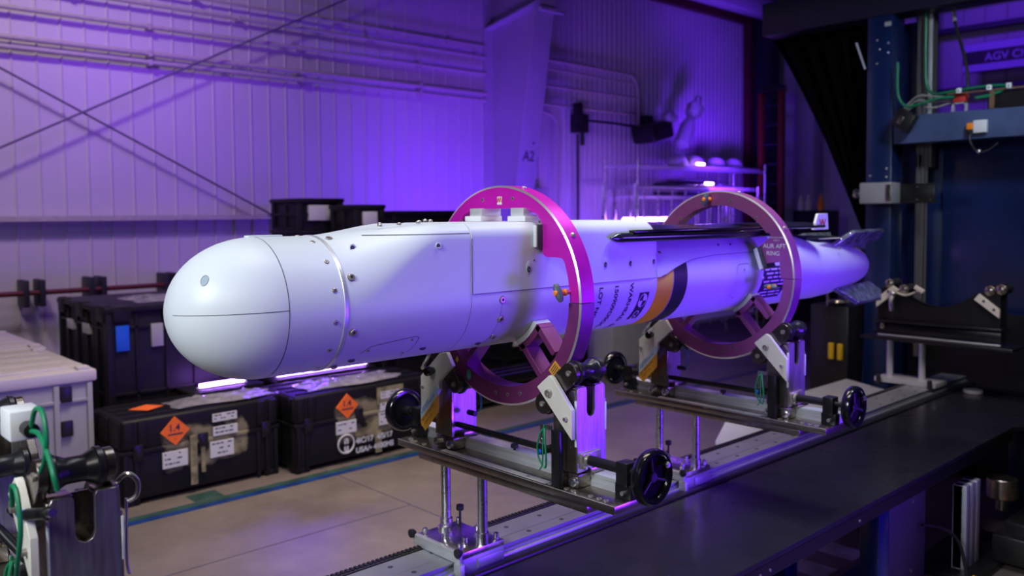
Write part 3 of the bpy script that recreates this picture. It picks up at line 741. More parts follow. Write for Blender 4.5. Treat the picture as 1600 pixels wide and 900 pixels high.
def ring(x0, x1, label, mt_up, mt_lo, front):
    rt = thing('handling_ring', label, 'ring', ((x0+x1)/2, MY, RZ-RO), None)
    n = 91
    Wd = (lambda s, y, z: (MY+s*y, z))
    if front:
        right = [(-.293, 1.433), (-.290, 1.47), (-.284, 1.505), (-.272, 1.545), (-.262, 1.555), (-.24, 1.557), (-.20, 1.557), (-.186, 1.566), (-.184, 1.60), (-.184, 1.655), (-.165, 1.678), (-.125, 1.694), (-.06, 1.697)]
        up = [Wd(1, y, z) for y, z in right]+[Wd(-1, y, z) for y, z in right[::-1]]
    else:
        right = [(-.278, 1.433), (-.272, 1.50), (-.204, 1.472), (-.178, 1.525), (-.176, 1.545), (-.236, 1.585), (-.232, 1.60)]
        arc_ = [(-.275*math.cos(math.radians(a)), 1.433+.275*math.sin(math.radians(a))) for a in range(38, 92, 4)]
        right = right+arc_
        up = [Wd(1, y, z) for y, z in right]+[Wd(-1, y, z) for y, z in right[::-1]]
    o_ = arc(0, 180, RO, RO, 180); i_ = by_angle(up, 181, 0, 180)
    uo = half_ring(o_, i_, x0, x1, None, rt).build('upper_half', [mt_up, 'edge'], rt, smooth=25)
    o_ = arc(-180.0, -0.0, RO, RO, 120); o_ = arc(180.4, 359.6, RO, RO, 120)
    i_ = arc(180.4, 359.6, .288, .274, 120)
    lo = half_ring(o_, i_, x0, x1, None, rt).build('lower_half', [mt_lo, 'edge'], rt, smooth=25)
    for s in (-1, 1): clamp_foot(x0, x1, s, rt, mt_lo)
    # screws and inspection holes on the face
    for a, r_ in ((-94, .300), (-83.5, .300), (-73, .300), (78, .300), (104, .300), (52, .285), (128, .285)):
        t = math.radians(a); y, z = MY-r_*math.cos(t), RZ+r_*math.sin(t)
        mb = MB(); mb.lathe((x0+.001, y, z), (-1, 0, 0), [(0, .006), (.0025, .0058)], 16); mb.cyl((x0-.0012, y, z), (x0-.0022, y, z), .004, 12, 1); mb.build('bushing', ['bolt', 'seam'], rt)
    for a in (76, 34):      # eye screws on the rim
        t = math.radians(a); d = Vector((0, -math.cos(t), math.sin(t))); c = Vector(((x0+x1)/2, MY, RZ))+d*RO
        mb = MB(); mb.lathe(c-d*.002, d, [(0, .008), (.006, .008), (.008, .005)], 14); mb.build('rim_screw', 'bolt', rt)
    return rt
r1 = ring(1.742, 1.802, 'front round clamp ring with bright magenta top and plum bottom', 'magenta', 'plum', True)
# pads between ring and block
for s in (-1, 1):
    P = lambda y: MY+s*y if s < 0 else MY+y
    mb = MB(); ya, yb = sorted((MY+s*.1725, MY+s*.184)); mb.box(1.718, 1.80, ya, yb, 1.585, 1.648, .001); mb.box(1.722, 1.80, *sorted((MY+s*.178, MY+s*.187)), 1.58, 1.650, .001, 1); mb.build('side_pad', ['white_pad', 'grey_pad'], r1)
    mb = MB(); ya, yb = sorted((MY+s*.06, MY+s*.135)); mb.box(1.722, 1.81, ya, yb, 1.6585, 1.674, .001); mb.box(1.73, 1.81, *sorted((MY+s*.065, MY+s*.12)), 1.674, 1.698, .001, 1); mb.build('top_pad', ['white_pad', 'alu'], r1)
t_handle((1.700, 1.632, 1.462), r1, -24, .07)
mb = MB(); c = Vector((1.7405, 1.915, 1.722)); mb.box(1.7405, 1.7415, c.y-.010, c.y+.010, 1.709, 1.733, .0004); st = tag(mb.build('sticker', 'white_pad', r1), 'white sticker with red scrawl')
mb = MB(); mb.tube([(1.740, c.y+.008, 1.715), (1.740, c.y+.004, 1.73), (1.740, c.y, 1.716), (1.740, c.y-.005, 1.731), (1.740, c.y-.008, 1.716)], .0014, 6); mb.build('scrawl', 'red', st)
def face_patch(name, poly, x, mts, parent, rows=0, mi=0):
    mb = MB(); mb.prism(poly, 'x', x-.0012, x); return mb.build(name, mts, parent)
# amber caution label on the lower right, green label lower left
t = math.radians(-40); c = Vector((MY-.311*math.cos(t), RZ+.311*math.sin(t))); d = Vector((-math.cos(t), math.sin(t))); e = Vector((d.y, -d.x))
pl = [c+d*.018+e*.02, c+d*.018-e*.02, c-d*.022-e*.02, c-d*.022+e*.02]
lb = tag(face_patch('caution_label', [tuple(p) for p in pl], 1.742, 'lbl_orange', r1), 'amber caution label')
mb = MB()
for k in range(5):
    q = c+d*(.012-k*.0065); mb.prism([tuple(q+e*.015), tuple(q-e*.015), tuple(q-e*.015-d*.0022), tuple(q+e*.015-d*.0022)], 'x', 1.7398, 1.7406)
mb.build('print_line', 'ink', lb)
t = math.radians(-119.5); c = Vector((MY-.300*math.cos(t), RZ+.300*math.sin(t))); mb = MB(); mb.lathe((1.742, c.x, c.y), (-1, 0, 0), [(0, .017), (.001, .017)], 24)
mb.v = [(v[0], c.x+(v[1]-c.x)*.62, v[2]) for v in mb.v]
M['mint'] = mat('mint_sticker', (.10, .42, .34), .6, noise=.3, nscale=60); tag(mb.build('sticker', 'mint', r1), 'oval mint green sticker')
t = math.radians(-133); c = Vector((MY-.300*math.cos(t), RZ+.300*math.sin(t))); tag(face_patch('sticker', [(c.x-.008, c.y), (c.x, c.y+.010), (c.x+.008, c.y), (c.x, c.y-.010)], 1.742, 'yellow', r1), 'small yellow diamond sticker')

r2 = ring(2.905, 2.962, 'rear mauve clamp ring lettered AUR AFT RING', 'mauve', 'mauve', False)
for s in (-1, 1):       # tilted side clamp pads
    q = [(-.1735, 1.538), (-.186, 1.546), (-.2135, 1.468), (-.201, 1.462)]
    if s > 0: q = [(-y, z) for y, z in q]
    q1 = [(MY+y, z) for y, z in q]; mb = MB(); mb.prism(q1, 'x', 2.885, 2.965, bev=.001)
    q = [(-.186, 1.546), (-.196, 1.551), (-.224, 1.473), (-.2135, 1.468)]
    if s > 0: q = [(-y, z) for y, z in q]
    mb.prism([(MY+y, z) for y, z in q], 'x', 2.890, 2.965, 1, bev=.001); mb.build('side_pad', ['white_pad', 'grey_pad'], r2)
t_handle((2.872, 1.952, 1.732), r2, 12, .05); t_handle((2.872, 1.664, 1.402), r2, 92, .05)
mb = MB(); text_on(mb, 'AUR AFT', .0235, lambda u, v: (2.9042, 1.716-u, 1.545+v)); text_on(mb, 'RING', .0235, lambda u, v: (2.9042, 1.702-u, 1.518+v))
text_on(mb, 'DO NOT USE WITHOUT', .0075, lambda u, v: (2.9042, 1.700-u, 1.582+v)); text_on(mb, 'UNIT 3', .0075, lambda u, v: (2.9042, 1.672-u, 1.572+v)); mb.build('lettering', 'white_ink', r2)

# ================================================================== RAIL AND TABLE
TZ = .57
lr = thing('linear_rail', 'long grey aluminium guide rail with bolt holes beside the black table', 'rail', (2, 2.09, .45))
RX0, RX1 = -.6, 5.9
mb = MB(); mb.prism([(2.015, .585), (2.015, .592), (2.022, .595), (2.022, .602), (2.015, .605), (2.015, .61), (2.06, .61), (2.062, .608), (2.068, .608), (2.07, .61), (2.165, .61), (2.165, .585)], 'x', RX0, RX1); mb.build('rail_bar', 'alu_rail', lr)
mb = MB(); x = -.45; k = 0
while x < RX1:
    for y in (2.045, 2.125): mb.cyl((x+(.03 if y < 2.1 else 0), y, .6095), (x+(.03 if y < 2.1 else 0), y, .6106), .0085, 16)
    x += .16
mb.build('bolt_hole', 'seam', lr, stuff=True)['kind'] = 'stuff'
mb = MB(); mb.box(RX0, RX1, 2.0, 2.18, .47, .585, .004); mb.box(RX0, RX1, 1.995, 2.0, .53, .56, .001); mb.build('rail_bed', 'alu_rail', lr)
mb = MB(); mb.box(RX0, RX1, 2.172, 2.20, .56, .612, .003)
x = RX0
while x < 4.2: mb.box(x, x+.009, 2.176, 2.196, .612, .616); x += .016
mb.build('cable_chain', 'blk_rubber', lr)
mb = MB(); mb.box(RX0, RX1, 1.955, 1.995, .50, .578, .003); mb.build('side_trim', 'blk_metal', lr)
for x in (-.2, 1.2, 2.8, 4.4, 5.7):
    mb = MB(); mb.box(x-.05, x+.05, 2.03, 2.15, 0, .47, .004); mb.build('leg', 'blk_metal', lr)
tb = thing('work_table', 'long glossy black table running to the machine on the right', 'table', (2.2, 1.7, 0))
mb = MB(); mb.prism([(-.6, 1.95), (5.66, 1.95), (5.66, .2), (5.3, .2), (4.95, 1.34), (4.84, 1.42), (-.6, 1.42)], 'z', .548, TZ, bev=.002); mb.build('table_top', 'table', tb)
mb = MB(); mb.box(-.6, 4.82, 1.42, 1.432, .50, .548); mb.build('apron', 'blk_metal', tb)
mb = MB(); mb.box(5.64, 5.67, .2, 1.93, .57, .60, .003); mb.build('back_edge', 'blk_gloss', tb)
for (x, y) in ((-.3, 1.5), (3.34, 1.45), (3.34, 1.85), (5.3, 1.5)):
    mb = MB(); mb.box(x, x+.10, y, y+.08, 0, .548, .006); tag(mb.build('leg', 'blue_frame', tb), 'navy blue leg')
for x in (2.4, 2.46, 3.1): 
    mb = MB(); mb.cyl((x, 1.4205, .522), (x, 1.417, .522), .005); mb.build('bolt', 'bolt', tb)
mb = MB(); mb.cyl((5.57, 1.86, TZ+.0008), (5.57, 1.86, TZ+.022), .055, 32, bev=.004); tag(mb.build('plastic_puck', 'tote_lid'), 'round white plastic disc lying on the black table', 'disc')
mb = MB(); mb.prism([(3.4, 2.24), (5.3, 2.24), (5.5, 2.62), (4.1, 2.62), (3.55, 2.35)], 'z', .55, .566, bev=.002); mb.prism([(3.42, 2.26), (5.28, 2.26), (5.28, 2.28), (3.42, 2.28)], 'z', .45, .55)
tag(mb.build('side_shelf', 'alu'), 'pale sheet metal shelf beside rail near the second cradle', 'shelf')

# ================================================================== CRADLES
CXc = 1.79
def cradle(label):
    rt = thing('roller_cradle', label, 'cradle', (CXc, 2.09, .61), None)
    B = lambda mb, n, mt, **k: mb.build(n, mt, k.pop('parent', rt), **k)
    # carriage on the rail
    mb = MB(); mb.box(1.640, 1.815, 1.99, 2.225, .622, .642, .002); B(mb, 'carriage_plate', 'steel')
    mb = MB(); mb.box(1.642, 1.815, 1.988, 2.010, .575, .622, .0015); mb.box(1.70, 1.81, 1.983, 1.9882, .582, .612, .001); B(mb, 'side_skirt', 'alu_rail')
    mb = MB(); mb.box(1.642, 1.815, 2.17, 2.215, .6125, .622, .001); B(mb, 'side_skirt', 'alu_rail')
    mb = MB(); mb.box(1.627, 1.640, 1.985, 2.222, .6115, .640, .002); mb.box(1.625, 1.642, 1.985, 2.222, .640, .648, .002); mb.box(1.622, 1.641, 1.975, 2.008, .565, .612, .002); B(mb, 'end_clamp', 'alu')
    for y in (2.222, 1.988):
        mb = MB(); mb.lathe((1.630, y, .648), (-1, 0, 0), [(-.008, .006), (0, .012), (.004, .014), (.012, .014), (.014, .011)], 20); B(mb, 'clamp_knob', 'blk_rubber')
    for (x, y) in ((1.66, 2.20), (1.66, 2.02), (1.80, 2.20), (1.80, 2.01), (1.70, 2.045), (1.80, 2.10)):
        mb = MB(); mb.cyl((x, y, .642), (x, y, .662), .0085, 18, bev=.0015); mb.cyl((x, y, .6621), (x, y, .6624), .0045, 6, 1); B(mb, 'socket_screw', ['steel', 'seam'])
    mb = MB(); mb.lathe((1.685, 2.125, .642), (0, 0, 1), [(0, .011), (.022, .011), (.022, .022), (.024, .024), (.040, .024), (.043, .021), (.0435, .006), (.038, .005)], 36); B(mb, 'knurled_knob', 'steel')
    for (x, y) in ((1.745, 2.195), (1.745, 2.012)):
        mb = MB(); mb.cyl((x, y, .642), (x, y, .862), .0165, 28); mb.lathe((x, y, .642), (0, 0, 1), [(0, .021), (.035, .021), (.037, .017)], 28); B(mb, 'post', 'steel')
    mb = MB(); mb.cyl((1.80, 2.19, .642), (1.80, 2.19, .70), .004); mb.cyl((1.80, 2.19, .69), (1.80, 2.19, .708), .013, 14, bev=.002); B(mb, 'lock_knob', 'blk_rubber')
    # plates
    mb = MB(); mb.box(1.713, 1.88, 1.541, 2.300, .862, .8845, .0008); B(mb, 'lower_plate', 'nickel')
    mb = MB(); mb.box(1.703, 1.885, 1.435, 2.405, .8875, .910, .0008); pu = B(mb, 'upper_plate', 'nickel')
    mb = MB(); mb.box(1.703, 1.704, 1.436, 2.404, .9085, .9102); mb.box(1.7125, 1.7133, 1.542, 2.299, .8835, .8848)
    B(mb, 'bright_edge', 'edge_grey', parent=pu)
    mb = MB(); mb.box(1.712, 1.735, 1.70, 2.18, .910, .912, .0004); B(mb, 'scale_strip', 'edge_grey', parent=pu)
    for y in (1.48, 1.505, 1.535, 1.60, 1.625, 1.66, 1.69, 1.78, 2.28, 2.33):
        mb = MB(); mb.cyl((1.722, y, .910), (1.722, y, .9128), .0075, 16); mb.cyl((1.722, y, .9129), (1.722, y, .9131), .0035, 6, 1); B(mb, 'socket_screw', ['bolt', 'seam'], parent=pu)
    mb = MB(); P = [(1.795, .910), (1.795, .922), (1.800, .926), (1.800, .934), (1.795, .938), (1.795, .947), (1.845, .947), (1.845, .938), (1.840, .934), (1.840, .926), (1.845, .922), (1.845, .910)]
    mb.prism(P, 'y', 1.475, 2.372); B(mb, 'guide_rail', 'alu')
    for s in (-1, 1):
        Y = lambda y: MY+s*(MY-y)   # y given for the near side
        def bx(mb, x0, x1, ya, yb, z0, z1, bev=0., mi=0): a, b_ = sorted((Y(ya) if s > 0 else ya, Y(yb) if s > 0 else yb)); return mb.box(x0, x1, a, b_, z0, z1, bev, mi)
        yv = (lambda y: Y(y)) if s > 0 else (lambda y: y)
        mb = MB(); bx(mb, 1.788, 1.850, 1.436, 1.474, .9105, .948, .001); B(mb, 'end_block', 'alu')
        mb = MB(); bx(mb, 1.758, 1.802, 1.438, 1.478, .9485, 1.012, .003); bx(mb, 1.765, 1.797, 1.43, 1.486, .9105, .952, .002); B(mb, 'bearing_block', 'blk_metal')
        mb = MB(); mb.cyl((1.77, yv(1.452), .950), (1.77, yv(1.452), .958), .007, 16)
        mb.cyl((1.752, yv(1.452), .93), (1.765, yv(1.452), .93), .006, 14); B(mb, 'socket_screw', 'bolt')
        # handwheel
        wy = yv(1.371)
        mb = MB(); mb.lathe((1.778, wy, .988), (0, s, 0), [(-.012, .057), (-.015, .062), (-.014, .070), (-.008, .0745), (.004, .0752), (.013, .073), (.017, .068), (.017, .062), (.013, .057), (.004, .054), (-.004, .054), (-.012, .057)], 56, cap=False); hw = B(mb, 'handwheel', 'blk_gloss')
        mb = MB(); mb.lathe((1.778, wy, .988), (0, s, 0), [(-.004, .054), (-.006, .04), (-.008, .02), (-.008, .001)], 40, cap=False); mb.lathe((1.778, wy, .988), (0, s, 0), [(.0, .0545), (-.002, .04), (-.004, .02), (-.004, .001)], 40, cap=False); B(mb, 'dished_web', 'blk_matte', parent=hw)
        mb = MB(); mb.lathe((1.778, wy, .988), (0, s, 0), [(-.04, .016), (.006, .016), (.009, .012)], 24)
        for k in range(3):
            t = math.radians(100+120*k); e = Vector((1.778+.058*math.cos(t), wy, .988+.058*math.sin(t)))
            mb.cyl((1.778, wy+s*.002, .988), e+Vector((0, s*.003, 0)), .006, 12)
        B(mb, 'spokes', 'blk_plastic', parent=hw)
        t = math.radians(35 if s < 0 else 215); hx, hz = 1.778+.05*math.cos(t), .988+.05*math.sin(t)
        mb = MB(); mb.lathe((hx, wy, hz), (0, s, 0), [(0, .004), (.012, .005), (.018, .0085), (.022, .009), (.026, .006)], 16); B(mb, 'crank_pin', 'steel', parent=hw)
        # shaft stub near the wheel
        mb = MB(); mb.cyl((1.778, yv(1.385), .988), (1.778, yv(1.60), .988), .0095, 18); mb.cyl((1.778, yv(1.478), .988), (1.778, yv(1.585), .988), .0145, 18); B(mb, 'shaft_sleeve', 'blk_metal')
        # bronze flange nut on the upright
        mb = MB(); bx(mb, 1.750, 1.832, 1.592, 1.602, .965, 1.01, .003); mb.cyl((1.778, yv(1.603), .988), (1.778, yv(1.583), .988), .019, 18)
        for dx in (-.018, .0, .04): mb.cyl((1.778+dx, yv(1.595), .97), (1.778+dx, yv(1.583), .97), .005, 10)
        B(mb, 'flange_nut', 'bolt')
        # runner blocks under the upright
        mb = MB(); bx(mb, 1.780, 1.862, 1.585, 1.70, .9485, .966, .002); bx(mb, 1.742, 1.794, 1.60, 1.69, .9115, .950, .002); B(mb, 'runner_block', 'nickel')
        for yy in (1.61, 1.68):
            mb = MB(); mb.lathe((1.742, yv(yy), .93), (-1, 0, 0), [(0, .013), (.012, .013), (.014, .009)], 18); mb.cyl((1.727, yv(yy), .93), (1.7265, yv(yy), .93), .005, 6, 1); B(mb, 'guide_roller', ['steel', 'seam'])
        # upright: side plate, outer plate with U notch, inner plate
        mb = MB(); P = [(1.604, .955), (1.604, 1.188), (1.64, 1.19), (1.69, 1.14), (1.69, .955)]
        mb.prism([(yv(a), b_) for a, b_ in P], 'x', 1.737, 1.747, bev=.0008); up = B(mb, 'upright', 'nickel')
        P = [(1.740, .955), (1.740, 1.186), (1.745, 1.195), (1.776, 1.195), (1.780, 1.188), (1.780, 1.125), (1.785, 1.113), (1.797, 1.107), (1.809, 1.113), (1.814, 1.125), (1.814, 1.188), (1.818, 1.195), (1.852, 1.195), (1.857, 1.187), (1.857, .955)]
        ya, yb = (1.600, 1.610) if s < 0 else (2.172, 2.182)
        mb = MB(); mb.prism(P, 'y', ya, yb, bev=.0007); mb.box(1.857, 1.860, ya, yb, .955, 1.15) ; pl = B(mb, 'notched_plate', 'nickel_plate', parent=up)
        ya, yb = (1.61, 1.642) if s < 0 else (2.182, 2.205)
        mb = MB(); mb.prism([(1.780, 1.188), (1.780, 1.125), (1.785, 1.113), (1.797, 1.107), (1.809, 1.113), (1.814, 1.125), (1.814, 1.188), (1.8165, 1.188), (1.8165, 1.124), (1.811, 1.111), (1.797, 1.1045), (1.783, 1.111), (1.7775, 1.124), (1.7775, 1.188)], 'y', ya, yb); mb.box(1.7775, 1.8165, yb-.003, yb, 1.105, 1.19); B(mb, 'notch_pocket', 'nickel', parent=up)
        ya, yb = (1.605, 1.642) if s < 0 else (2.17, 2.21)
        mb = MB(); mb.box(1.7405, 1.778, ya, yb, 1.190, 1.1975, .001); B(mb, 'folded_lip', 'nickel', parent=up)
        mb = MB(); mb.box(1.816, 1.8565, ya, yb, 1.190, 1.1975, .001); B(mb, 'folded_lip', 'nickel', parent=up)
        ya, yb = (1.685, 1.692) if s < 0 else (2.232, 2.24)
        mb = MB(); mb.box(1.748, 1.857, ya, yb, .955, 1.12, .001); B(mb, 'back_plate', 'nickel', parent=up)
        # white wear strip on the far edge
        if s < 0:
            mb = MB(); mb.box(1.8575, 1.8615, 1.5975, 1.602, 1.06, 1.14, .0005); mb.box(1.735, 1.7385, 1.598, 1.606, 1.03, 1.16, .0005); B(mb, 'wear_strip', 'white_pad', parent=up)
        # rollers
        c1, c2 = (1.616, 1.237), (1.720, 1.136)
        for (ry, rz) in (c1, c2):
            prof = [(0, .012), (.001, .032), (.003, .0338), (.012, .0338), (.0135, .0315), (.017, .0305), (.029, .0245), (.032, .0235), (.060, .0235), (.063, .0245), (.075, .0305), (.0785, .0315), (.080, .0338), (.089, .0338), (.091, .032), (.092, .012)]
            mb = MB(); mb.lathe((1.740, yv(ry), rz), (1, 0, 0), prof, 36); B(mb, 'grooved_roller', 'blk_roller')
        # rocker links both sides
        d = Vector((c2[0]-c1[0], c2[1]-c1[1])); L = d.length; d.normalize(); w = Vector((-d.y, d.x))
        def stadium(r_, e0=0., e1=0.):
            P = []
            for i in range(11): t = PI/2+PI*i/10; P.append(Vector(c1)-d*e0+(-d*(-math.cos(t)))*0+d*math.cos(t)*r_+w*math.sin(t)*r_)
            for i in range(11): t = -PI/2+PI*i/10; P.append(Vector(c2)+d*e1+d*math.cos(t)*r_+w*math.sin(t)*r_)
            return [(yv(p.x), p.y) for p in P]
        for (xa, xb) in ((1.7225, 1.7395), (1.8325, 1.8495)):
            mb = MB(); mb.prism(stadium(.0295), 'x', xa, xb, bev=.0015)
            for (ry, rz) in (c1, c2):
                mb.lathe((xa+.001, yv(ry), rz), (-1, 0, 0), [(0, .0085), (.005, .008), (.005, .0045), (.002, .004)], 14, 1)
            B(mb, 'rocker_link', ['nickel_dark', 'bolt'])
        # nylon arm
        if s < 0: P = [(1.725, 1.187), (1.677, 1.226), (1.663, 1.221), (1.590, 1.140), (1.590, 1.056)]
        else: P = [(2.274, 1.145), (2.172, 1.232), (2.135, 1.240), (2.106, 1.199), (2.176, 1.140), (2.176, 1.115), (2.274, .975)]
        mb = MB(); mb.prism(P, 'x', 1.706, 1.720, bev=.0012); arm = tag(B(mb, 'guard_arm', 'nylon'), 'cream nylon guard arm')
        bl = ((1.676, 1.176, .0115), (1.610, 1.113, .0065)) if s < 0 else ((2.262, 1.112, .0055),)
        for (y, z, r_) in bl:
            mb = MB(); mb.lathe((1.706, y, z), (-1, 0, 0), [(0, r_*1.1), (.004, r_), (.009, r_*.9), (.009, r_*.45), (.003, r_*.4)], 20, 0); B(mb, 'arm_bolt', 'bolt', parent=arm)
        if s > 0:
            q = [(2.2735, 1.035), (2.185, 1.128), (2.178, 1.118), (2.178, 1.098), (2.2735, 1.000)]
            mb = MB(); mb.prism(q, 'x', 1.7045, 1.7058); lb = tag(B(mb, 'arm_label', 'lbl_blue', parent=arm), 'pale blue upper label')
            mb = MB(); mb.prism([(2.2735, 1.000), (2.178, 1.098), (2.178, 1.040), (2.250, .965), (2.2735, .985)], 'x', 1.7045, 1.7058); lc = tag(B(mb, 'arm_label', 'lbl_orange', parent=arm), 'amber lower label')
            dd = Vector((2.178-2.2735, 1.098-1.000)).normalized()
            fnb = lambda o0: (lambda u, v: (1.7040, 2.2735+dd.x*(.012+u)+dd.y*v*1.0, 1.000+o0+dd.y*(.012+u)-dd.x*v))
            mb = MB(); text_on(mb, 'SLIDER ADJUSTMENT TAB', .0085, fnb(.012)); text_on(mb, 'LOCK BEFORE USE', .006, fnb(.0235)); B(mb, 'lettering', 'ink', parent=lb)
            mb = MB(); text_on(mb, 'TEST BEFORE USE', .012, fnb(-.0175)); text_on(mb, 'CHECK 4 -20', .010, lambda u, v: (1.7040, 2.252+dd.x*u+dd.y*v, .985+dd.y*u-dd.x*v)); B(mb, 'lettering', 'ink', parent=lc)
            mb = MB(); mb.lathe((1.69, 2.205, 1.172), (-1, 0, 0), [(-.02, .010), (.0, .016), (.012, .016), (.016, .012)], 18); B(mb, 'pivot_knob', 'blk_gloss')
            mb = MB(); mb.tube([(1.685, 2.235, 1.178), (1.68, 2.215, 1.20), (1.682, 2.198, 1.225), (1.684, 2.192, 1.245)], .006, 8); B(mb, 'clamp_lever', 'steel')
        else:
            # slender clamp bar in front of the upright, proximity sensor and green lead
            mb = MB(); mb.box(1.700, 1.716, 1.632, 1.664, .9125, 1.075, .002); B(mb, 'clamp_bar', 'blk_metal')
            mb = MB(); mb.prism([(1.664, 1.085), (1.664, 1.072), (1.70, 1.072), (1.70, 1.03), (1.708, 1.03), (1.708, 1.085)], 'x', 1.702, 1.706); mb.cyl((1.702, 1.704, 1.04), (1.699, 1.704, 1.04), .004, 12); B(mb, 'small_bracket', 'steel')
            mb = MB(); mb.cyl((1.742, 1.685, 1.015), (1.700, 1.705, 1.005), .011, 18); mb.cyl((1.700, 1.705, 1.005), (1.694, 1.708, 1.004), .008, 16, 1); B(mb, 'proximity_sensor', ['blk_plastic', 'blue_tip'])
            mb = MB(); mb.tube([(1.70, 1.688, 1.075), (1.694, 1.70, 1.06), (1.69, 1.708, 1.02), (1.69, 1.70, .985), (1.693, 1.68, .965), (1.69, 1.674, 1.0), (1.694, 1.682, 1.05), (1.70, 1.688, 1.075)], .0028, 8)
            mb.tube([(1.70, 1.690, 1.085), (1.694, 1.69, 1.04), (1.692, 1.688, 1.0), (1.69, 1.69, .97), (1.69, 1.70, .955)], .0022, 8); B(mb, 'green_lead', 'green')
    # long shaft
    mb = MB(); mb.cyl((1.778, 1.60, .988), (1.778, 2.24, .988), .0095, 20)
    k = 1.70
    while k < 2.15: mb.torus((1.778, k, .988), (0, 1, 0), .0095, .0008, 16, 4); k += .008
    B(mb, 'lead_screw', 'blk_metal')
    mb = MB(); mb.lathe((1.80, 1.92, .947), (0, 0, 1), [(0, .004), (.006, .004), (.008, .012), (.018, .012), (.02, .009)], 18); B(mb, 'index_knob', 'blk_rubber')
    mb = MB(); mb.tube([(1.80, 2.12, 1.12), (1.82, 2.105, 1.09), (1.82, 2.10, 1.05), (1.81, 2.115, 1.03)], .003, 8); mb.cyl((1.80, 2.14, 1.03), (1.80, 2.105, 1.03), .009, 16, 1); B(mb, 'rear_sensor', ['green', 'blk_plastic'])
    return rt
cr1 = cradle('roller cradle under the front magenta ring with amber arm label')
cr2 = copy_tree(cr1); cr2.location.x += 1.155; cr2['label'] = 'roller cradle under the rear mauve ring, farther along the rail'
cr0 = copy_tree(cr1); cr0.location.x -= 1.335; cr0['label'] = 'empty roller cradle cut off at bottom left corner'
for o in (cr1, cr2, cr0): o['group'] = 'roller cradles on the rail'
# extra hook visible on the nearest cradle
mb = MB(); mb.tube([(.52, 1.612, 1.20), (.535, 1.60, 1.215), (.55, 1.592, 1.20), (.548, 1.592, 1.175), (.535, 1.598, 1.165)], .0045, 8); mb.tube([(.5325, 1.6, 1.17), (.530, 1.6, 1.06), (.534, 1.60, 1.03)], .0028, 8)
o = mb.build('hook', 'steel', cr0)
mb = MB(); mb.cyl((.372, 1.60, 1.180), (.385, 1.53, 1.197), .010, 20); mb.cyl((.368, 1.622, 1.175), (.372, 1.60, 1.180), .0085, 16, 1); mb.cyl((.385, 1.53, 1.197), (.388, 1.512, 1.201), .0075, 16, 2)
tag(mb.build('proximity_sensor', ['blk_plastic', 'blue_tip', 'steel'], cr0), 'sensor barrel with blue tip')
mb = MB(); mb.box(.345, .395, 1.575, 1.640, 1.312, 1.362, .003); tag(mb.build('sensor_block', 'white_pad', cr0), 'white plastic block')
mb = MB(); mb.cyl((.37, 1.575, 1.333), (.37, 1.545, 1.333), .012, 14); mb.build('cable_gland', 'blk_plastic', cr0)
for pts in ([(.37, 1.548, 1.340), (.37, 1.52, 1.372), (.37, 1.48, 1.375), (.37, 1.462, 1.34), (.37, 1.475, 1.30), (.37, 1.50, 1.275)], [(.37, 1.548, 1.332), (.37, 1.50, 1.335), (.37, 1.455, 1.31), (.37, 1.43, 1.285), (.375, 1.43, 1.26)]):
    mb = MB(); mb.tube(pts, .0042, 8); mb.build('green_lead', 'green', cr0)
for pts in ([(.35, 1.60, 1.20), (.345, 1.575, 1.24), (.345, 1.545, 1.235), (.345, 1.53, 1.18), (.345, 1.56, 1.11), (.35, 1.60, 1.06)],):
    mb = MB(); mb.tube(pts, .0042, 8); mb.build('green_lead', 'green', cr0)

# far saddle cradle
sc = thing('saddle_cradle', 'black curved saddle cradle on two posts in front of machine', 'cradle', (5.42, 2.1, .61))
mb = MB(); P = [(2.375, 1.00), (2.375, 1.19), (2.30, 1.205)]
for i in range(15):
    t = i/14.; y = 2.27-(2.27-1.80)*t; P.append((y, 1.195-.105*math.sin(PI*t)**.85))
P += [(1.74, 1.20), (1.665, 1.20), (1.665, 1.00)]
mb.prism(P, 'x', 5.40, 5.415, bev=.001); mb.prism(P, 'x', 5.50, 5.515, bev=.001); mb.box(5.415, 5.50, 2.28, 2.372, 1.0, 1.16, .002); mb.box(5.415, 5.50, 1.668, 1.76, 1.0, 1.16, .002); mb.build('saddle', 'blk_metal', sc)
mb = MB(); mb.box(5.37, 5.54, 1.65, 2.40, .985, 1.0, .001); mb.box(5.40, 5.52, 1.66, 2.39, .915, .972, .002); mb.build('deck', 'blk_metal', sc)
mb = MB(); mb.box(5.34, 5.56, 1.58, 2.46, .875, .893, .001); mb.build('base_plate', 'blk_metal', sc)
mb = MB(); mb.box(5.39, 5.41, 1.66, 2.37, .896, .905, .001); mb.build('guide_strip', 'alu', sc)
for (y, z) in ((2.34, .95), (2.34, .965)): 
    mb = MB(); mb.cyl((5.385, y, z), (5.40, y, z), .012); mb.build('bronze_nut', 'bolt', sc)
for y in (2.31, 2.112):
    mb = MB(); mb.cyl((5.44, y, .64), (5.44, y, .875), .02, 24); mb.build('post', 'alu', sc)
mb = MB(); mb.box(5.33, 5.52, 1.99, 2.36, .612, .64, .002); mb.build('carriage_plate', 'alu', sc)
for y in (2.33, 2.02):
    mb = MB(); mb.cyl((5.32, y, .60), (5.32, y, .66), .014, 14, bev=.003); mb.build('clamp_knob', 'blk_rubber', sc)
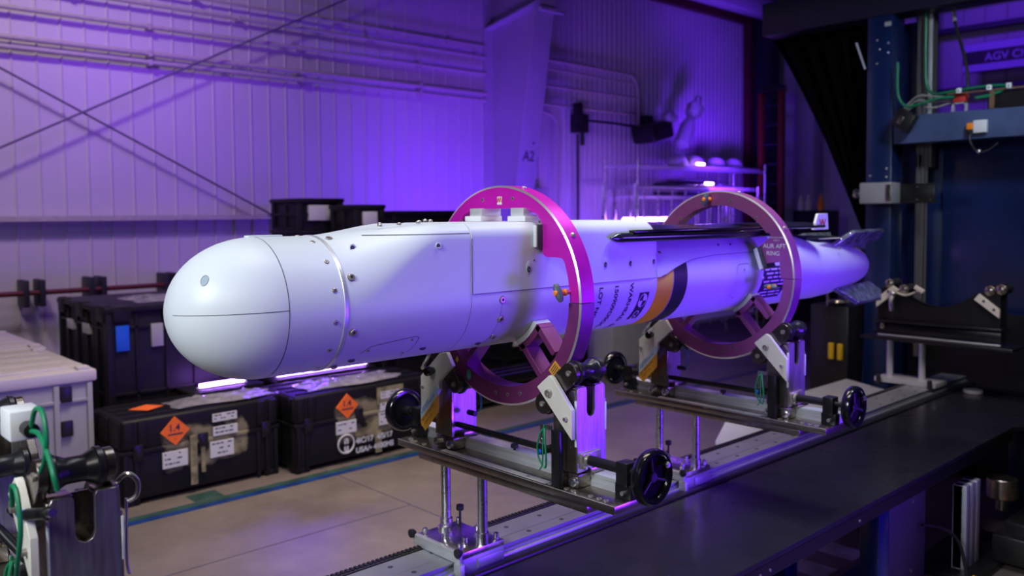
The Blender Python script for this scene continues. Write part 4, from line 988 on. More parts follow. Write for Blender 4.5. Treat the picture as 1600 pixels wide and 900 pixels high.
for P, in (([(2.375, 1.075), (2.375, 1.13), (2.275, 1.215), (2.235, 1.19)],), ([(1.665, 1.06), (1.665, 1.11), (1.775, 1.195), (1.80, 1.16)],)):
    mb = MB(); mb.prism(P, 'x', 5.375, 5.398, bev=.001)
    for k in (.25, .75):
        y = P[0][0]+(P[2][0]-P[0][0])*k; z = (P[0][1]+P[1][1])/2+((P[2][1]+P[3][1])/2-(P[0][1]+P[1][1])/2)*k; mb.cyl((5.375, y, z), (5.372, y, z), .008, 12, 1)
    tag(mb.build('guard_strip', ['nylon', 'seam'], sc), 'cream diagonal guard strip')
for (y, z) in ((2.30, 1.225), (2.21, 1.195), (1.72, 1.215), (1.66, 1.225)):
    mb = MB(); mb.lathe((5.38, y, z), (1, 0, 0), [(0, .012), (.01, .03), (.03, .03), (.05, .018), (.09, .018), (.11, .03), (.13, .03), (.14, .012)], 20); mb.build('grooved_roller', 'nickel', sc)
mb = MB(); mb.tube([(5.37, 2.27, 1.16), (5.35, 2.268, 1.12), (5.35, 2.265, 1.06)], .014, 10); mb.sphere((5.37, 2.27, 1.165), .022); mb.build('lever', 'steel', sc)
mb = MB(); mb.box(5.36, 5.38, 2.08, 2.14, 1.19, 1.215, .002, rot=((5.37, 2.11, 1.2), 'X', 30)); mb.tube([(5.38, 2.28, 1.19), (5.38, 2.2, 1.16), (5.38, 2.12, 1.19)], .006, 8); mb.build('sensor_tab', 'nylon', sc)

# ================================================================== CASES AND CRATES (left)
def transit_case(x0, x1, y0, y1, h, label, labels, worn):
    rt = thing('transit_case', label, 'case', ((x0+x1)/2, (y0+y1)/2, 0), 'black transit cases on the floor')
    mcol = case_front_mat(worn[0]-(x0+x1)/2, worn[1]-(x0+x1)/2, worn[2], worn[3])
    hl = h*.60
    mb = MB(); mb.box(x0+.01, x1-.01, y0+.012, y1-.012, .03, hl, .02, seg=3)
    for x in (x0+.03, x0+.09, x1-.09, x1-.15, x1-.03): mb.box(x-.014, x+.014, y0, y0+.03, .015, hl-.01, .005)
    for y in (y0+.05, (y0+y1)/2, y1-.05): mb.box(x0, x0+.03, y-.016, y+.016, .015, hl-.01, .005)
    for x in (x0+.06, x1-.06):
        for y in (y0+.06, y1-.06): mb.box(x-.05, x+.05, y-.05, y+.05, 0, .04, .008)
    mb.build('lower_shell', mcol, rt)
    mb = MB(); mb.box(x0+.01, x1-.01, y0+.012, y1-.012, hl+.004, h-.01, .022, seg=3); mb.box(x0+.002, x1-.002, y0+.004, y1-.004, hl-.012, hl+.016, .005)
    for x in (x0+.05, x0+.13, x1-.13, x1-.05): mb.box(x-.03, x+.03, y0, y0+.05, hl+.03, h-.02, .01)
    for y in (y0+.06, (y0+y1)/2, y1-.06): mb.box(x0, x0+.05, y-.03, y+.03, hl+.03, h-.02, .01)
    for k in range(4): yk = y0+.08+k*(y1-y0-.16)/3; mb.box(x0+.05, x1-.05, yk-.014, yk+.014, h-.014, h, .004)
    lid = mb.build('lid', mcol, rt)
    for x in (x0+.10, x0+.487, x0+.90):
        mb = MB(); mb.box(x-.03, x+.03, y0-.004, y0+.012, hl-.05, hl+.05, .004); mb.box(x-.018, x+.018, y0-.010, y0, hl-.03, hl+.02, .003); mb.build('latch', 'blk_metal', rt)
    for spec in labels:
        kind, x, z, w, hh = spec[:5]; yf = y0-.006
        if kind == 'paper':
            mb = MB(); mb.box(x, x+w, yf-.001, yf+.010, z, z+hh); pl = tag(mb.build('address_label', 'paper', rt), 'white paper label'); mb = MB(); q = random.Random(int(x*1000))
            nn = max(2, int(hh/.028))
            for k in range(nn):
                zz = z+hh-(k+.6)*hh/(nn+.3); xx = x+.012
                while xx < x+w-.03:
                    L = q.uniform(.008, .028)
                    if q.random() < .8 and xx+L < x+w-.008: mb.box(xx, xx+L, yf-.0016, yf-.001, zz, zz+.008)
                    xx += L+.006
            mb.build('print_line', 'ink', pl)
        elif kind == 'diamond':
            mb = MB(); mb.prism([(x-w, z), (x, z+hh), (x+w, z), (x, z-hh)], 'y', yf-.002, yf+.010); pl = tag(mb.build('hazard_placard', 'orange_lbl', rt), 'orange diamond placard')
            mb = MB(); text_on(mb, '1.4', .058, lambda u, v: (x-.042+u, yf-.003, z+.002+v), bold=.001); mb.box(x-.045, x+.045, yf-.003, yf-.0025, z-.022, z-.013); text_on(mb, 'I', .025, lambda u, v: (x-.004+u, yf-.003, z-.055+v)); mb.build('lettering', 'ink', pl)
        elif kind == 'patch':
            mb = MB(); mb.box(x, x+w, yf+.0015, yf+.010, z, z+hh); mb.build('adhesive_residue', 'residue', rt)
    return rt
M['residue'] = mat('adhesive_residue', (.26, .23, .13), .7, noise=.45, nscale=22)
c1 = transit_case(1.665, 2.665, 5.075, 5.60, .515, 'left black transit case with 1.4 placard and worn beige patches', [
    ('diamond', 1.979, .403, .086, .087), ('paper', 1.90, .187, .150, .096), ('patch', 2.068, .055, .042, .30), ('patch', 2.135, .12, .025, .17), ('paper', 2.21, .415, .157, .048), ('paper', 2.212, .327, .157, .056), ('paper', 2.19, .195, .152, .098)], (1.85, 2.5, .08, .50))
c2 = transit_case(2.705, 3.86, 4.955, 5.50, .515, 'right black transit case lettered USA behind the front handwheel', [
    ('diamond', 3.096, .393, .084, .084), ('paper', 3.008, .21, .155, .083), ('patch', 3.34, .36, .22, .12), ('paper', 3.365, .40, .16, .05), ('paper', 3.36, .315, .16, .055), ('paper', 3.35, .216, .16, .088), ('patch', 3.32, .03, .05, .15)], (2.96, 3.6, .06, .50))
mb = MB(); yf = 4.950
text_on(mb, '4IC/17  4/S/17', .052, lambda u, v: (3.155+u, yf-.004, .125+v), bold=.002); text_on(mb, 'USA/• 4100MS', .052, lambda u, v: (3.155+u, yf-.004, .060+v), bold=.002)
mb.torus((3.08, yf-.002, .138), (0, 1, 0), .062, .006, 40, 6); text_on(mb, 'n', .07, lambda u, v: (3.063+u, yf-.004, .142+v), bold=.004); text_on(mb, 'u', .07, lambda u, v: (3.063+u, yf-.004, .088+v), bold=.004)
mb.build('lettering', 'paper', c2)
mb = MB(); mb.prism([(1.80, 5.33), (1.88, 5.23), (2.0, 5.30), (1.93, 5.40)], 'z', .516, .518); tag(mb.build('hazard_placard', 'orange_lbl', c1), 'orange placard flat on lid')
# plastic film bags on the lids
def film(x0, x1, y0, y1, z, label, seed, h=.03):
    rnd = random.Random(seed); mb = MB(); nx, ny = 26, 12; V = []; Fc = []
    for j in range(ny+1):
        for i in range(nx+1):
            u, v = i/nx, j/ny; ed = min(u, 1-u, v, 1-v)
            hh = (rnd.random()*.6+.4*abs(math.sin(7*u+3*v*seed)))*h*min(1, ed*6+.05)
            V.append((x0+(x1-x0)*u+.03*math.sin(v*9+seed)*(.5+u), y0+(y1-y0)*v+.02*math.sin(u*8), z+.002+hh))
    for j in range(ny):
        for i in range(nx): a = j*(nx+1)+i; Fc.append([a, a+1, a+nx+2, a+nx+1])
    n0 = len(V); V += [(p[0], p[1], z+.001) for p in V]; Fc += [[a+n0 for a in f[::-1]] for f in Fc]
    mb.add(V, Fc); return tag(mb.build('plastic_film', 'bag', smooth=60), label, 'plastic film')
film(2.02, 2.66, 5.13, 5.36, .516, 'crumpled clear film lying on the left transit case', 2)
film(2.86, 3.62, 5.02, 5.30, .516, 'crumpled clear film lying on the right transit case', 5)
film(2.15, 2.9, 6.05, 6.55, 1.085, 'grey film bag on top of big black crate', 4)
# LED tubes glowing behind the missile
def led(name, x0, x1, y, z, label, r=.012, mt='led'):
    rt = thing(name, label, 'light', ((x0+x1)/2, y, z-r-.012))
    mb = MB(); mb.cyl((x0, y, z), (x1, y, z), r, 14); mb.build('tube', mt, rt)
    mb = MB(); mb.box(x0-.02, x1+.02, y-r, y+r, z-r-.012, z-r, .002); mb.build('housing', 'alu', rt)
black_bins = []
for (xa, xb, ya, yb, zt, lab) in ((2.30, 2.84, 5.63, 5.86, .50, 'low black bin behind left case carrying the short tube light'), (2.88, 3.72, 5.52, 5.74, .522, 'low black bin behind right case carrying the long tube light')):
    rt = thing('storage_bin', lab, 'bin', ((xa+xb)/2, (ya+yb)/2, 0)); mb = MB(); mb.box(xa+.01, xb-.01, ya+.01, yb-.01, 0, zt-.03, .01); mb.build('body', 'crate_blk', rt)
    mb = MB(); mb.box(xa, xb, ya, yb, zt-.04, zt, .006); mb.build('lid', 'crate_blk', rt)
led('led_tube_light', 2.40, 2.72, 5.70, .525, 'short glowing violet tube light behind the left case', .012)
led('led_tube_light', 2.92, 3.66, 5.58, .5445, 'long glowing violet tube light behind the right case', .010)
# grey lidded totes
def grey_tote(x0, x1, y0, y1, h, label):
    rt = thing('lidded_tote', label, 'tote', ((x0+x1)/2, (y0+y1)/2, 0), 'grey lidded totes')
    mb = MB(); mb.box(x0+.02, x1-.02, y0+.02, y1-.02, 0, h-.06, .015); 
    for x in (x0+.04, x1-.22, x1-.04): mb.box(x-.015, x+.015, y0+.006, y0+.03, .02, h-.08, .004)
    mb.box(x0+.03, x1-.03, y0+.008, y0+.03, h-.19, h-.17, .003); mb.build('body', 'tote_grey', rt)
    mb = MB(); mb.box(x0, x1, y0, y1, h-.075, h-.005, .012); 
    k = y0+.12
    while k < y1-.1: mb.box(x0+.05, x1-.09, k, k+.14, h-.008, h+.006, .005); k += .24
    for y in (y0+.06, y1-.06): mb.box(x1-.10, x1-.03, y-.04, y+.04, h-.008, h+.014, .008)
    mb.build('lid', 'tote_lid', rt)
    for z in (h-.13, h-.33):
        mb = MB(); mb.box(x1-.20, x1-.14, y0-.004, y0+.02, z-.05, z+.04, .003); mb.build('slot', 'blk_plastic', rt)
    return rt
grey_tote(.45, 1.64, 5.36, 6.42, .79, 'pale grey lidded tote nearest, at the left edge')
grey_tote(.45, 1.66, 6.46, 7.5, .80, 'pale grey lidded tote behind the nearest one')
# black collapsible crate
def black_crate(x0, x1, y0, y1, z0, z1, label, name='black_crate', lid=True, tags=(), grp=None):
    rt = thing(name, label, 'crate', ((x0+x1)/2, (y0+y1)/2, z0), grp)
    t = min(.02, (z1-z0)*.1); mb = MB(); mb.box(x0+t, x1-t, y0+t, y1-t, z0, z1-(.02 if lid else 0), .006)
    for x in (x0, x1-.05):
        for y in (y0, y1-.05): mb.box(x, x+.05, y, y+.05, z0, z1-.02, .006)
    n = max(2, int((x1-x0)/.18)); H_ = z1-z0
    for k in range(1, n): x = x0+k*(x1-x0)/n; mb.box(x-.01, x+.01, y0+.004, y0+t+.01, z0+.02, z1-.06, .002)
    n = max(2, int((y1-y0)/.18))
    for k in range(1, n): y = y0+k*(y1-y0)/n; mb.box(x0+.004, x0+t+.01, y-.01, y+.01, z0+.02, z1-.06, .002)
    for f in (.0, .45, .86): mb.box(x0+.004, x1-.004, y0+.004, y0+t+.01, z0+H_*f, z0+H_*f+.02, .002); mb.box(x0+.004, x0+t+.01, y0+.004, y1-.004, z0+H_*f, z0+H_*f+.02, .002)
    mb.build('body', 'crate_blk', rt)
    mb = MB(); mb.box(x0-.008, x1+.008, y0-.008, y1+.008, z1-.035, z1, .006)
    if H_ > .5:
        for k in range(4): x = x0+.1+k*(x1-x0-.2)/3; mb.box(x-.06, x+.06, y0-.012, y0+.05, z1-.10, z1+.004, .01)
        for k in range(3): y = y0+.1+k*(y1-y0-.2)/2; mb.box(x0-.012, x0+.05, y-.07, y+.07, z1-.10, z1+.012, .01)
    mb.build('rim', 'crate_blk', rt)
    for (face, a, z, w, h, mt, nm) in tags:
        mb = MB()
        if face == 'y': mb.box(a, a+w, y0-.003, y0+.022, z, z+h, .002)
        else: mb.box(x0-.003, x0+.022, a, a+w, z, z+h, .002)
        mb.build(nm, mt, rt)
    return rt
black_crate(1.87, 3.05, 5.90, 6.95, 0, 1.085, 'big black folding crate with blue card at left', 'folding_crate', tags=(
    ('y', 1.93, .79, .085, .17, 'blue_tip', 'blue_card'), ('y', 2.16, .80, .08, .155, 'tote_grey', 'grey_card'), ('y', 2.30, .90, .05, .012, 'purple_sign', 'violet_tab'), ('y', 2.30, .86, .05, .012, 'purple_sign', 'violet_tab'), ('y', 2.30, .82, .05, .012, 'purple_sign', 'violet_tab'),
    ('x', 6.25, .88, .14, .07, 'paper', 'white_tag'), ('x', 6.60, .88, .14, .07, 'paper', 'white_tag')))
# crates stacked by the wall, tops seen over the missile
def stackcol(x0, x1, y0, y1, zs, labs, tg=None):
    for k in range(len(zs)-1):
        black_crate(x0, x1, y0, y1, zs[k], zs[k+1]-.002, labs[k], 'stacking_crate', grp='black stacking crates by the wall', tags=(tg or {}).get(k, ()))
stackcol(3.63, 4.06, 6.5, 7.0, [0, .42, .84, 1.2, 1.56, 1.83], ['floor-level crate in the leftmost stack by the wall', 'second crate up in the leftmost stack by the wall', 'middle crate in the leftmost stack by the wall', 'black crate second from top in the leftmost stack', 'topmost black crate of the leftmost stack above missile nose'],
         {4: (('y', 3.72, 1.64, .22, .13, 'paper', 'pale_label'),), 3: (('y', 3.72, 1.36, .17, .15, 'paper', 'pale_label'),)})
stackcol(3.873, 4.15, 6.0, 6.42, [0, .5, 1.0, 1.38, 1.77], ['bottom crate of stack with white label card', 'second crate of stack with white label card', 'third crate of stack, under the one with white label', 'black crate with white label card above the missile'],
         {3: (('y', 3.935, 1.60, .14, .11, 'paper', 'white_card'),)})
stackcol(4.47, 5.42, 6.3, 6.8, [0, .45, .9, 1.35, 1.72], ['bottom wide crate behind front ring', 'second wide crate behind front ring', 'third wide crate behind front ring', 'topmost wide black crate left of the front ring'])
for x, k in ((5.6, 0), (6.25, 1)):
    stackcol(x, x+.56, 6.1, 6.6, [0, .28, .56], [('lower', 'lower')[k]+(' small crate seen through front ring', ' small crate with white card right of front ring')[k], 'upper'+(' small crate seen through front ring', ' small crate with white card right of front ring')[k]],
             {0: (('y', x+.15, .1, .2, .09, 'paper', 'white_card'),), 1: (('y', x+.12, .38, .2, .09, 'paper', 'white_card'),)})
# white box and red bag on it
bxw = thing('white_carton', 'white carton under the yellow band seen beyond cradle', 'box', (7.42, 6.3, 0))
mb = MB(); mb.box(7.1, 7.85, 6.0, 6.6, 0, .54, .004); mb.box(7.1, 7.85, 5.998, 6.0, .26, .264); mb.build('body', 'tote_lid', bxw)
mb = MB(); mb.box(7.08, 7.87, 5.98, 6.62, .50, .542, .003); mb.build('lid', 'tote_lid', bxw)
film(7.2, 7.8, 6.05, 6.5, .543, 'dark red cloth lying on the white carton', 8, .07).data.materials[0] = M['red']
# black pipes stacked behind the ring
for k in range(7):
    mb = MB(); y = 5.55+.13*(k % 4); z = .09+.12*(k//4); xx = 4.2+.05*(k % 3)
    mb.lathe((xx, y, z), (1, 0, 0), [(0, .055), (1.5, .055), (1.5, .045), (0, .045)], 20, cap=False)
    tag(mb.build('drain_pipe', 'blk_gloss'), 'black plastic pipe in the stack seen through the front ring', 'pipe', 'black pipes stacked on the floor')

# wire shelving
def wire_shelf(x0, x1, y0, y1, zt, shelves, label, nback=12):
    rt = thing('wire_shelf', label, 'shelf', ((x0+x1)/2, (y0+y1)/2, 0))
    for x in (x0, x1):
        for y in (y0, y1):
            mb = MB(); mb.cyl((x, y, 0), (x, y, zt), .016, 12); mb.build('post', 'steel', rt)
    for z in shelves:
        mb = MB(); 
        for y in (y0, y1): mb.cyl((x0, y, z), (x1, y, z), .008, 8); mb.cyl((x0, y, z-.03), (x1, y, z-.03), .006, 8)
        for x in (x0, x1): mb.cyl((x, y0, z), (x, y1, z), .008, 8)
        n = int((x1-x0)/.06)
        for k in range(1, n): x = x0+(x1-x0)*k/n; mb.box(x-.004, x+.004, y0, y1, z-.004, z+.004)
        for k in range(1, n): x = x0+(x1-x0)*k/n; mb.box(x-.003, x+.003, y0-.003, y0+.003, z-.03, z)
        mb.build('wire_deck', 'alu', rt)
    for k in range(nback):
        x = x0+(x1-x0)*(k+.7)/nback; mb = MB(); mb.cyl((x, y1, .1), (x, y1, zt-.05), .011, 8); mb.build('back_wire', 'steel', rt)
    return rt
wire_shelf(8.72, 11.8, 6.95, 7.5, 2.40, (.4, 1.4, 1.9, 2.30), 'tall chrome wire shelf with white helmets on top', 10)
wire_shelf(7.92, 10.6, 6.35, 6.85, 2.03, (.3, 1.2, 2.0), 'lower chrome wire shelf in front of the tall one', 9)
for k, x in enumerate((9.85, 10.25, 10.78, 11.25)):
    rt = thing('hard_hat', ('leftmost', 'second', 'third', 'rightmost')[k]+' white hard hat on top of the tall wire shelf', 'helmet', (x, 7.15, 2.31), 'hard hats on the wire shelf')
    mb = MB(); mb.sphere((x, 7.15, 2.335), .17, (1, .8, .92), 14, zmin=0); mb.build('shell', 'helmet', rt)
    mb = MB(); mb.lathe((x, 7.15, 2.311), (0, 0, 1), [(0, .19), (.012, .20), (.022, .17)], 28); mb.build('brim', 'helmet', rt)
tr = MB(); tr.box(9.7, 11.5, 6.86, 6.93, 2.30, 2.322, .004); tag(tr.build('clear_strip', 'alu'), 'pale strip lying along the front of the top wire deck', 'strip')
mb = MB(); mb.box(9.6, 10.6, 6.97, 7.4, 1.91, 2.10, .03); tag(mb.build('folded_bag', 'dark_steel'), 'dark flat bag on middle deck of the tall wire shelf', 'bag')
film(9.5, 10.9, 6.97, 7.3, 2.11, 'glossy film on the dark bag in the wire shelf', 6, .05)
film(9.0, 10.4, 6.4, 6.7, 2.01, 'clear film lying on the lower wire shelf', 9, .05)
led('led_tube_light', 8.35, 9.6, 6.88, 1.60, 'violet tube light glowing just above the missile behind', .022)
for k, (x, z) in enumerate(((9.95, 2.33), (9.42, 2.035))):
    led('led_bar_light', x, x+.16, 6.9 if k == 0 else 6.4, z+.02, ('tiny bright bar light by the helmets', 'tiny bright bar light on the lower wire shelf')[k], .016)
# work lamp on wall
wl = thing('flood_lamp', 'black flood lamp with clear bottle-like cover on the purple wall', 'lamp', (10.1, 7.8, 2.9))
mb = MB(); mb.box(9.75, 10.25, 7.5, 7.9, 2.72, 2.98, .04, rot=((10, 7.7, 2.85), 'Y', -14)); mb.box(10.0, 10.15, 7.8, 7.975, 2.9, 3.1, .01); mb.build('lamp_head', 'blk_plastic', wl)
mb = MB(); mb.sphere((10.2, 7.55, 3.06), .12, (1.2, .8, .8)); mb.build('lens', 'clear', wl)
mb = MB(); a = Vector((10.25, 7.4, 2.62)); b_ = Vector((10.72, 7.4, 3.38)); d = (b_-a); L = d.length
mb.lathe(a, d, [(0, .05), (.05, .11), (.4*L, .12), (.5*L, .09), (.58*L, .06), (.66*L, .12), (.8*L, .13), (.9*L, .06), (L, .05)], 20); mb.build('clear_cover', 'clear', wl)
# far dim clutter along end wall
rnd = random.Random(11)
for k, (x, y, w, h, mt, lab) in enumerate(((12.2, 6.2, .5, 1.7, 'crate_blk', 'dark cabinet beside the ladder'), (12.5, 5.3, .6, 1.1, 'crate_blk', 'low dark cabinet far behind the rear ring'), (11.0, 4.4, .7, 1.0, 'crate_blk', 'dark bench far behind missile tail'))):
    rt = thing('cabinet', lab, 'cabinet', (x, y, 0)); mb = MB(); mb.box(x, x+.5, y, y+w, 0, h, .01); mb.build('body', mt, rt)
    mb = MB(); mb.box(x-.012, x, y+.02, y+w/2-.01, .05, h-.05, .004); mb.box(x-.012, x, y+w/2+.01, y+w-.02, .05, h-.05, .004); mb.build('door', mt, rt)
for k, (y, c) in enumerate(((6.30, 'orange'), (6.5, 'nylon'), (6.62, 'nylon'))):
    mb = MB(); mb.lathe((12.3, y, 1.7), (0, 0, 1), [(0, .05), (.14, .05), (.19, .02), (.24, .018)], 16)
    tag(mb.build('spray_bottle', c), ('orange bottle on the dark cabinet beside ladder', 'taller cream bottle on the dark cabinet', 'outer cream bottle on the dark cabinet')[k], 'bottle')
# battery charger stand with yellow plugs behind second cradle
cs = thing('utility_stand', 'dark stand with two yellow grips left of the blue machine post', 'stand', (6.2, 3.02, 0))
mb = MB(); mb.box(6.1, 6.35, 2.90, 3.20, 0, .98, .01); mb.build('body', 'blk_plastic', cs)
mb = MB(); mb.cyl((6.08, 3.05, .98), (6.08, 3.05, 1.38), .012); mb.lathe((6.12, 2.98, .99), (0, 0, 1), [(0, .04), (.02, .08), (.035, .07)], 20); mb.build('pole', 'nickel', cs)
for y in (3.02, 2.95):
    mb = MB(); mb.cyl((6.08, y, .58), (6.08, y, .70), .022, 14, bev=.004); mb.build('grip', 'yellow_pl', cs)

# ================================================================== BLUE MACHINE FRAME (right)
bf = thing('machine_frame', 'tall navy blue machine frame with cross beam at right', 'machine', (6.4, 2.7, 0))
mb = MB(); mb.box(6.30, 6.50, 2.685, 2.875, 0, 3.3, .006); mb.build('post', 'blue_frame', bf)
mb = MB(); mb.box(6.30, 6.50, .2, .39, 0, 3.3, .006); mb.build('post', 'blue_frame', bf)
mb = MB(); mb.prism([(2.66, 2.163), (2.66, 2.362), (.3, 2.34), (.3, 2.17)], 'x', 6.27, 6.45, bev=.003); mb.build('cross_beam', 'blue_beam', bf)
mb = MB(); mb.box(6.29, 6.52, .2, 3.74, 3.10, 3.36, .006); mb.build('top_beam', 'blue_dark', bf)
mb = MB(); mb.box(6.66, 6.69, .3, 2.46, .95, 2.26, .003); mb.box(6.70, 6.73, 2.40, 3.0, .0, 2.3, .003); mb.box(6.70, 6.73, 2.64, 3.0, 2.3, 3.1, .003); mb.build('back_panel', 'blue_frame', bf)
mb = MB(); mb.box(6.58, 6.64, .3, 2.66, 0, .95, .003); mb.box(5.75, 6.6, .3, 2.0, 0, .4, .01); tag(mb.build('lower_cover', 'crate_blk', bf), 'black lower cover')
mb = MB(); mb.prism([(2.60, 2.0), (2.60, 3.2), (2.49, 3.2), (2.49, 2.0)], 'x', 6.52, 6.60)
for y in (2.52, 2.55, 2.58): mb.box(6.51, 6.52, y-.006, y+.006, .6, 3.2)
mb.box(6.52, 6.58, 2.54, 2.60, .6, 2.1, .002); mb.box(6.50, 6.515, 2.49, 2.515, 2.3, 3.2, .001, 1); mb.build('aluminium_column', ['dull_grey', 'alu'], bf)
for (y, z) in ((2.80, 2.93), (2.78, 2.86), (2.72, 2.90), (2.72, 2.83), (2.80, 2.76), (2.72, 1.99), (2.72, 1.93), (2.84, 1.94)):
    mb = MB(); mb.lathe((6.30, y, z), (-1, 0, 0), [(0, .009), (.008, .008), (.01, .005)], 12); mb.build('bolt', 'steel', bf)
mb = MB(); mb.box(6.29, 6.299, 2.70, 2.745, 3.02, 3.05); mb.build('name_plate', 'alu', bf)
mb = MB(); mb.box(6.24, 6.27, 2.66, 2.80, 1.75, 1.90, .0); 
# camera box on bracket
cb = thing('sensor_box', 'grey box with round lens on black bracket at machine post', 'sensor', (6.2, 2.8, 1.72))
mb = MB(); mb.box(6.10, 6.26, 2.60, 2.83, 1.735, 1.885, .008); mb.build('housing', 'tote_grey', cb)
mb = MB(); mb.box(6.095, 6.10, 2.60, 2.64, 1.75, 1.87, .002); mb.build('end_window', 'nickel', cb)
mb = MB(); mb.cyl((6.17, 2.83, 1.81), (6.17, 2.87, 1.81), .012); mb.lathe((6.17, 2.865, 1.81), (0, 1, 0), [(0, .02), (.01, .035), (.03, .035), (.035, .02)], 20); mb.build('lens', 'steel', cb)
mb = MB(); mb.box(6.255, 6.27, 2.36, 2.72, 1.735, 1.875, .002)
for (y, z) in ((2.39, 1.85), (2.39, 1.76), (2.48, 1.85), (2.48, 1.76)): mb.cyl((6.255, y, z), (6.25, y, z), .006, 10, 1)
mb.build('bracket', ['blk_metal', 'steel'], cb)
# small limit switch on the beam with its lead
sw = thing('limit_switch', 'small white and amber switch on the cross beam face', 'switch', (6.25, 2.1, 2.2))
mb = MB(); mb.box(6.23, 6.265, 2.03, 2.115, 2.20, 2.285, .006); mb.build('body', 'white_pad', sw)
mb = MB(); mb.box(6.225, 6.262, 2.115, 2.155, 2.225, 2.27, .004); mb.build('actuator', 'orange', sw)
mb = MB(); mb.box(6.225, 6.262, 2.112, 2.16, 2.20, 2.222, .004); mb.build('roller', 'blk_plastic', sw)
mb = MB(); mb.tube([(6.235, 2.13, 2.20), (6.22, 2.125, 2.14), (6.24, 2.09, 2.08), (6.26, 2.03, 2.08), (6.27, 1.97, 2.13)], .006, 8); mb.sphere((6.24, 2.075, 2.075), .018, mi=1); mb.build('lead', ['blk_rubber', 'steel'], sw)
# tilted small black box
tbx = thing('transducer_box', 'small black box hanging tilted at the beam end', 'box', (6.2, 2.55, 2.3))
mb = MB(); mb.box(6.15, 6.22, 2.48, 2.62, 2.255, 2.385, .006, rot=((6.2, 2.55, 2.32), 'X', 32)); mb.build('body', 'blk_plastic', tbx)
mb = MB(); mb.box(6.145, 6.15, 2.545, 2.575, 2.285, 2.345, .001, rot=((6.2, 2.55, 2.32), 'X', 32)); mb.build('label', 'nickel', tbx)
mb = MB(); mb.box(6.14, 6.225, 2.502, 2.510, 2.25, 2.39, .001, rot=((6.2, 2.55, 2.32), 'X', 32)); mb.build('strap', 'blk_rubber', tbx)
# cables, relay and cable tray above the beam
mb = MB(); mb.tube([(6.24, 2.625, 2.74), (6.24, 2.625, 2.55), (6.24, 2.60, 2.46), (6.24, 2.55, 2.42), (6.24, 2.48, 2.425), (6.24, 2.36, 2.455), (6.24, 2.24, 2.455)], .010, 10)
tag(mb.build('green_cable', 'green'), 'green cable dropping beside the post and looping right', 'cable')
mb = MB(); mb.tube([(6.46, 2.52, 3.2), (6.46, 2.52, 2.8), (6.46, 2.51, 2.6), (6.44, 2.46, 2.52), (6.4, 2.36, 2.51), (6.36, 2.12, 2.52), (6.3, 1.93, 2.50), (6.28, 2.02, 2.45), (6.28, 2.12, 2.44)], .011, 10)
tag(mb.build('green_cable', 'green'), 'green cable running down aluminium column then right', 'cable')
for k in range(3):
    mb = MB(); mb.tube([(6.3, 2.60, 2.38+.02*k), (6.28, 2.5, 2.43+.03*k), (6.28, 2.4, 2.40+.04*k), (6.28, 2.28, 2.42+.02*k)], .006, 8)
    tag(mb.build('grey_cable', 'grey_wire'), 'thin grey cable looping at the beam end', 'cable', 'thin grey cables at the beam end')
mb = MB(); mb.tube([(6.6, 2.42, 3.3), (6.55, 2.35, 3.0), (6.45, 2.24, 2.7), (6.38, 2.2, 2.45)], .011, 8); mb.cyl((6.58, 2.385, 3.15), (6.56, 2.36, 3.03), .014, 10, 1)
tag(mb.build('black_cable', ['blk_rubber', 'alu']), 'black cable hanging diagonally behind the beam', 'cable')
ry = thing('relay', 'red relay on small metal stand above the beam', 'relay', (6.33, 2.25, 2.36))
mb = MB(); mb.box(6.3, 6.36, 2.19, 2.27, 2.425, 2.485, .004); mb.build('body', 'red', ry)
mb = MB()
for y in (2.19, 2.275): mb.box(6.31, 6.34, y-.006, y+.006, 2.352, 2.425)
mb.box(6.31, 6.34, 2.184, 2.28, 2.415, 2.426); mb.build('stand', 'alu', ry)
ct = thing('cable_tray', 'long black tray with white clips above the cross beam', 'tray', (6.35, 1.4, 2.36))
mb = MB(); mb.box(6.29, 6.42, .6, 2.05, 2.352, 2.47, .006); mb.build('body', 'blk_plastic', ct)
mb = MB(); mb.box(6.27, 6.285, .6, 2.30, 2.475, 2.488, .002); mb.box(6.27, 6.285, .62, .66, 2.352, 2.476); mb.box(6.27, 6.285, 2.0, 2.03, 2.36, 2.476); mb.build('rail', 'brown', ct)
for y in (2.22, 2.03, 1.91, 1.79, 1.67, 1.5, 1.3):
    mb = MB(); mb.box(6.255, 6.272, y-.016, y+.016, 2.48, 2.515, .003); mb.cyl((6.255, y, 2.497), (6.253, y, 2.497), .005, 8, 1); mb.build('clip', ['white_pad', 'seam'], ct)
# curtain
mb = MB(); V = []; Fc = []; nu, nv = 70, 24
for j in range(nv+1):
    t = j/nv; z = 3.12-t*(3.12-1.45)
    L = 3.80-t**.9*(3.80-2.97); Rr = 2.90
    for i in range(nu+1):
        u = i/nu; y = L+(Rr-L)*u; V.append((6.56+.05*math.sin(u*34+t*1.5)*(1-.4*t)+.02*math.sin(u*71), y, z+.0))
for j in range(nv):
    for i in range(nu): a = j*(nu+1)+i; Fc.append([a, a+1, a+nu+2, a+nu+1])
mb.add(V, Fc); cu = mb.build('curtain', 'curtain', smooth=60); md = cu.modifiers.new('thickness', 'SOLIDIFY'); md.thickness = .006
tag(cu, 'black cloth curtain drawn diagonally from the top of the machine', 'curtain')
mb = MB(); mb.cyl((6.28, 2.95, 2.93), (6.28, 2.88, 2.73), .008, 8); tag(mb.build('tie_rod', 'alu'), 'thin pale rod by the curtain edge near post top', 'rod')

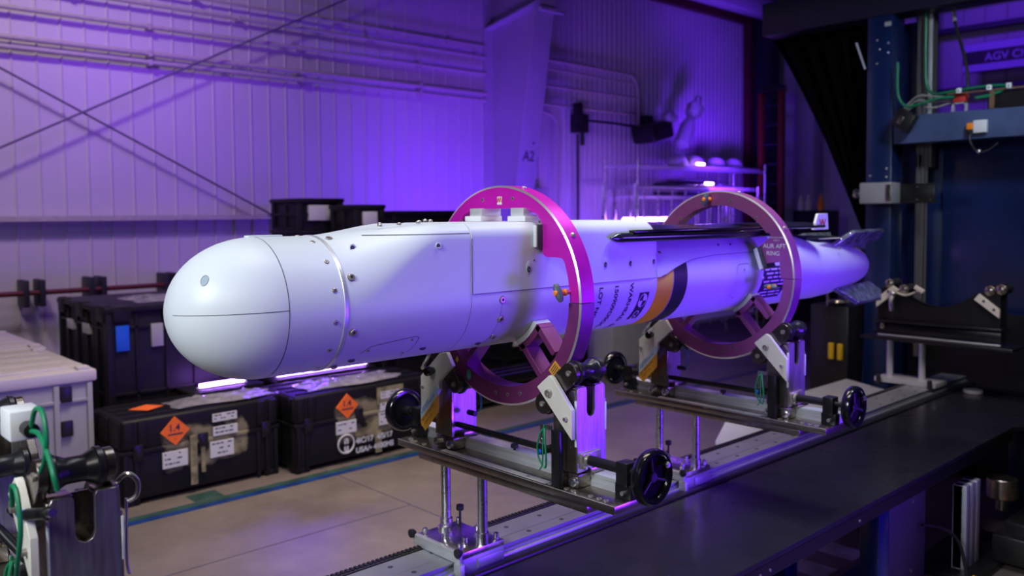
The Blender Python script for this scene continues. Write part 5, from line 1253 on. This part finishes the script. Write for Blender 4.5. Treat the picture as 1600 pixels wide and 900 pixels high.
# under the table at right
eb = thing('sheet_metal_bracket', 'folded grey sheet metal plate hanging under the table edge', 'bracket', (3.8, 1.55, 0))
mb = MB(); mb.box(3.60, 3.98, 1.52, 1.53, .02, .50, .001); mb.box(3.60, 3.61, 1.53, 1.60, .02, .50, .001); mb.build('plate', 'dull_plate', eb)
for (x, z) in ((3.83, .43), (3.83, .40), (3.82, .09)):
    mb = MB(); mb.lathe((x, 1.52, z), (0, -1, 0), [(0, .009), (.006, .008), (.008, .005)], 14); mb.build('bolt', 'steel', eb)
ex = thing('aluminium_extrusion', 'slotted aluminium profile standing under the table', 'profile', (4.25, 1.45, 0))
mb = MB()
for k in range(3): mb.box(4.14+k*.065, 4.185+k*.065, 1.40, 1.46, .03, .42, .003)
mb.box(4.14, 4.315, 1.42, 1.46, .03, .42); mb.build('profile_bar', 'alu', ex)
mb = MB(); mb.box(4.05, 4.75, 1.32, 1.62, 0, .03, .003); mb.build('foot', 'blk_metal', ex)
pm = thing('pump_motor', 'black motor with glinting round body beside the slotted profile', 'motor', (4.6, 1.3, 0))
mb = MB(); mb.box(4.35, 4.62, 1.20, 1.36, .031, .16, .01); mb.box(4.45, 4.75, 1.16, 1.34, .031, .20, .01); mb.build('body', 'blk_plastic', pm)
mb = MB(); mb.cyl((4.62, 1.4, .26), (4.62, 1.4, .36), .07, 24, bev=.005); mb.cyl((4.62, 1.4, .2), (4.62, 1.4, .26), .03, 16); mb.build('round_body', 'nickel', pm)
mb = MB(); mb.sphere((4.30, 1.19, .17), .007); mb.build('status_light', 'lamp_o', pm)
for k, (pts, mt, lab) in enumerate((
    ([(3.60, 1.36, .0), (3.66, 1.34, .05), (3.75, 1.33, .02), (3.86, 1.30, .06), (3.95, 1.30, .09)], 'yellow_pl', 'yellow cable among the wires under the table'),
    ([(3.50, 1.35, .0), (3.6, 1.33, .06), (3.75, 1.30, .05), (3.85, 1.25, .0)], 'grey_wire', 'grey cable loop beside the yellow cable'),
    ([(3.9, 1.5, .28), (4.0, 1.45, .25), (4.06, 1.4, .18), (4.05, 1.36, .03)], 'blk_rubber', 'black cable drooping beside the slotted profile'),
    ([(4.5, 1.15, .26), (4.6, 1.12, .22), (4.66, 1.12, .12), (4.5, 1.1, .02)], 'yellow_pl', 'yellow and black cable at the lower right corner'))):
    mb = MB(); mb.tube(pts, .008, 8); tag(mb.build('cable', mt), lab, 'cable')
for k in range(3):
    mb = MB(); x = 3.45+.12*k; mb.cyl((x, 1.34, 0), (x, 1.34, .07-.015*k), .022, 16, bev=.004); mb.cyl((x, 1.34, .07-.015*k), (x, 1.34, .085-.015*k), .012, 12)
    tag(mb.build('hose_fitting', 'blk_metal'), ('nearest', 'middle', 'farthest')[k]+' black hose fitting at the foot of the blue leg', 'fitting')
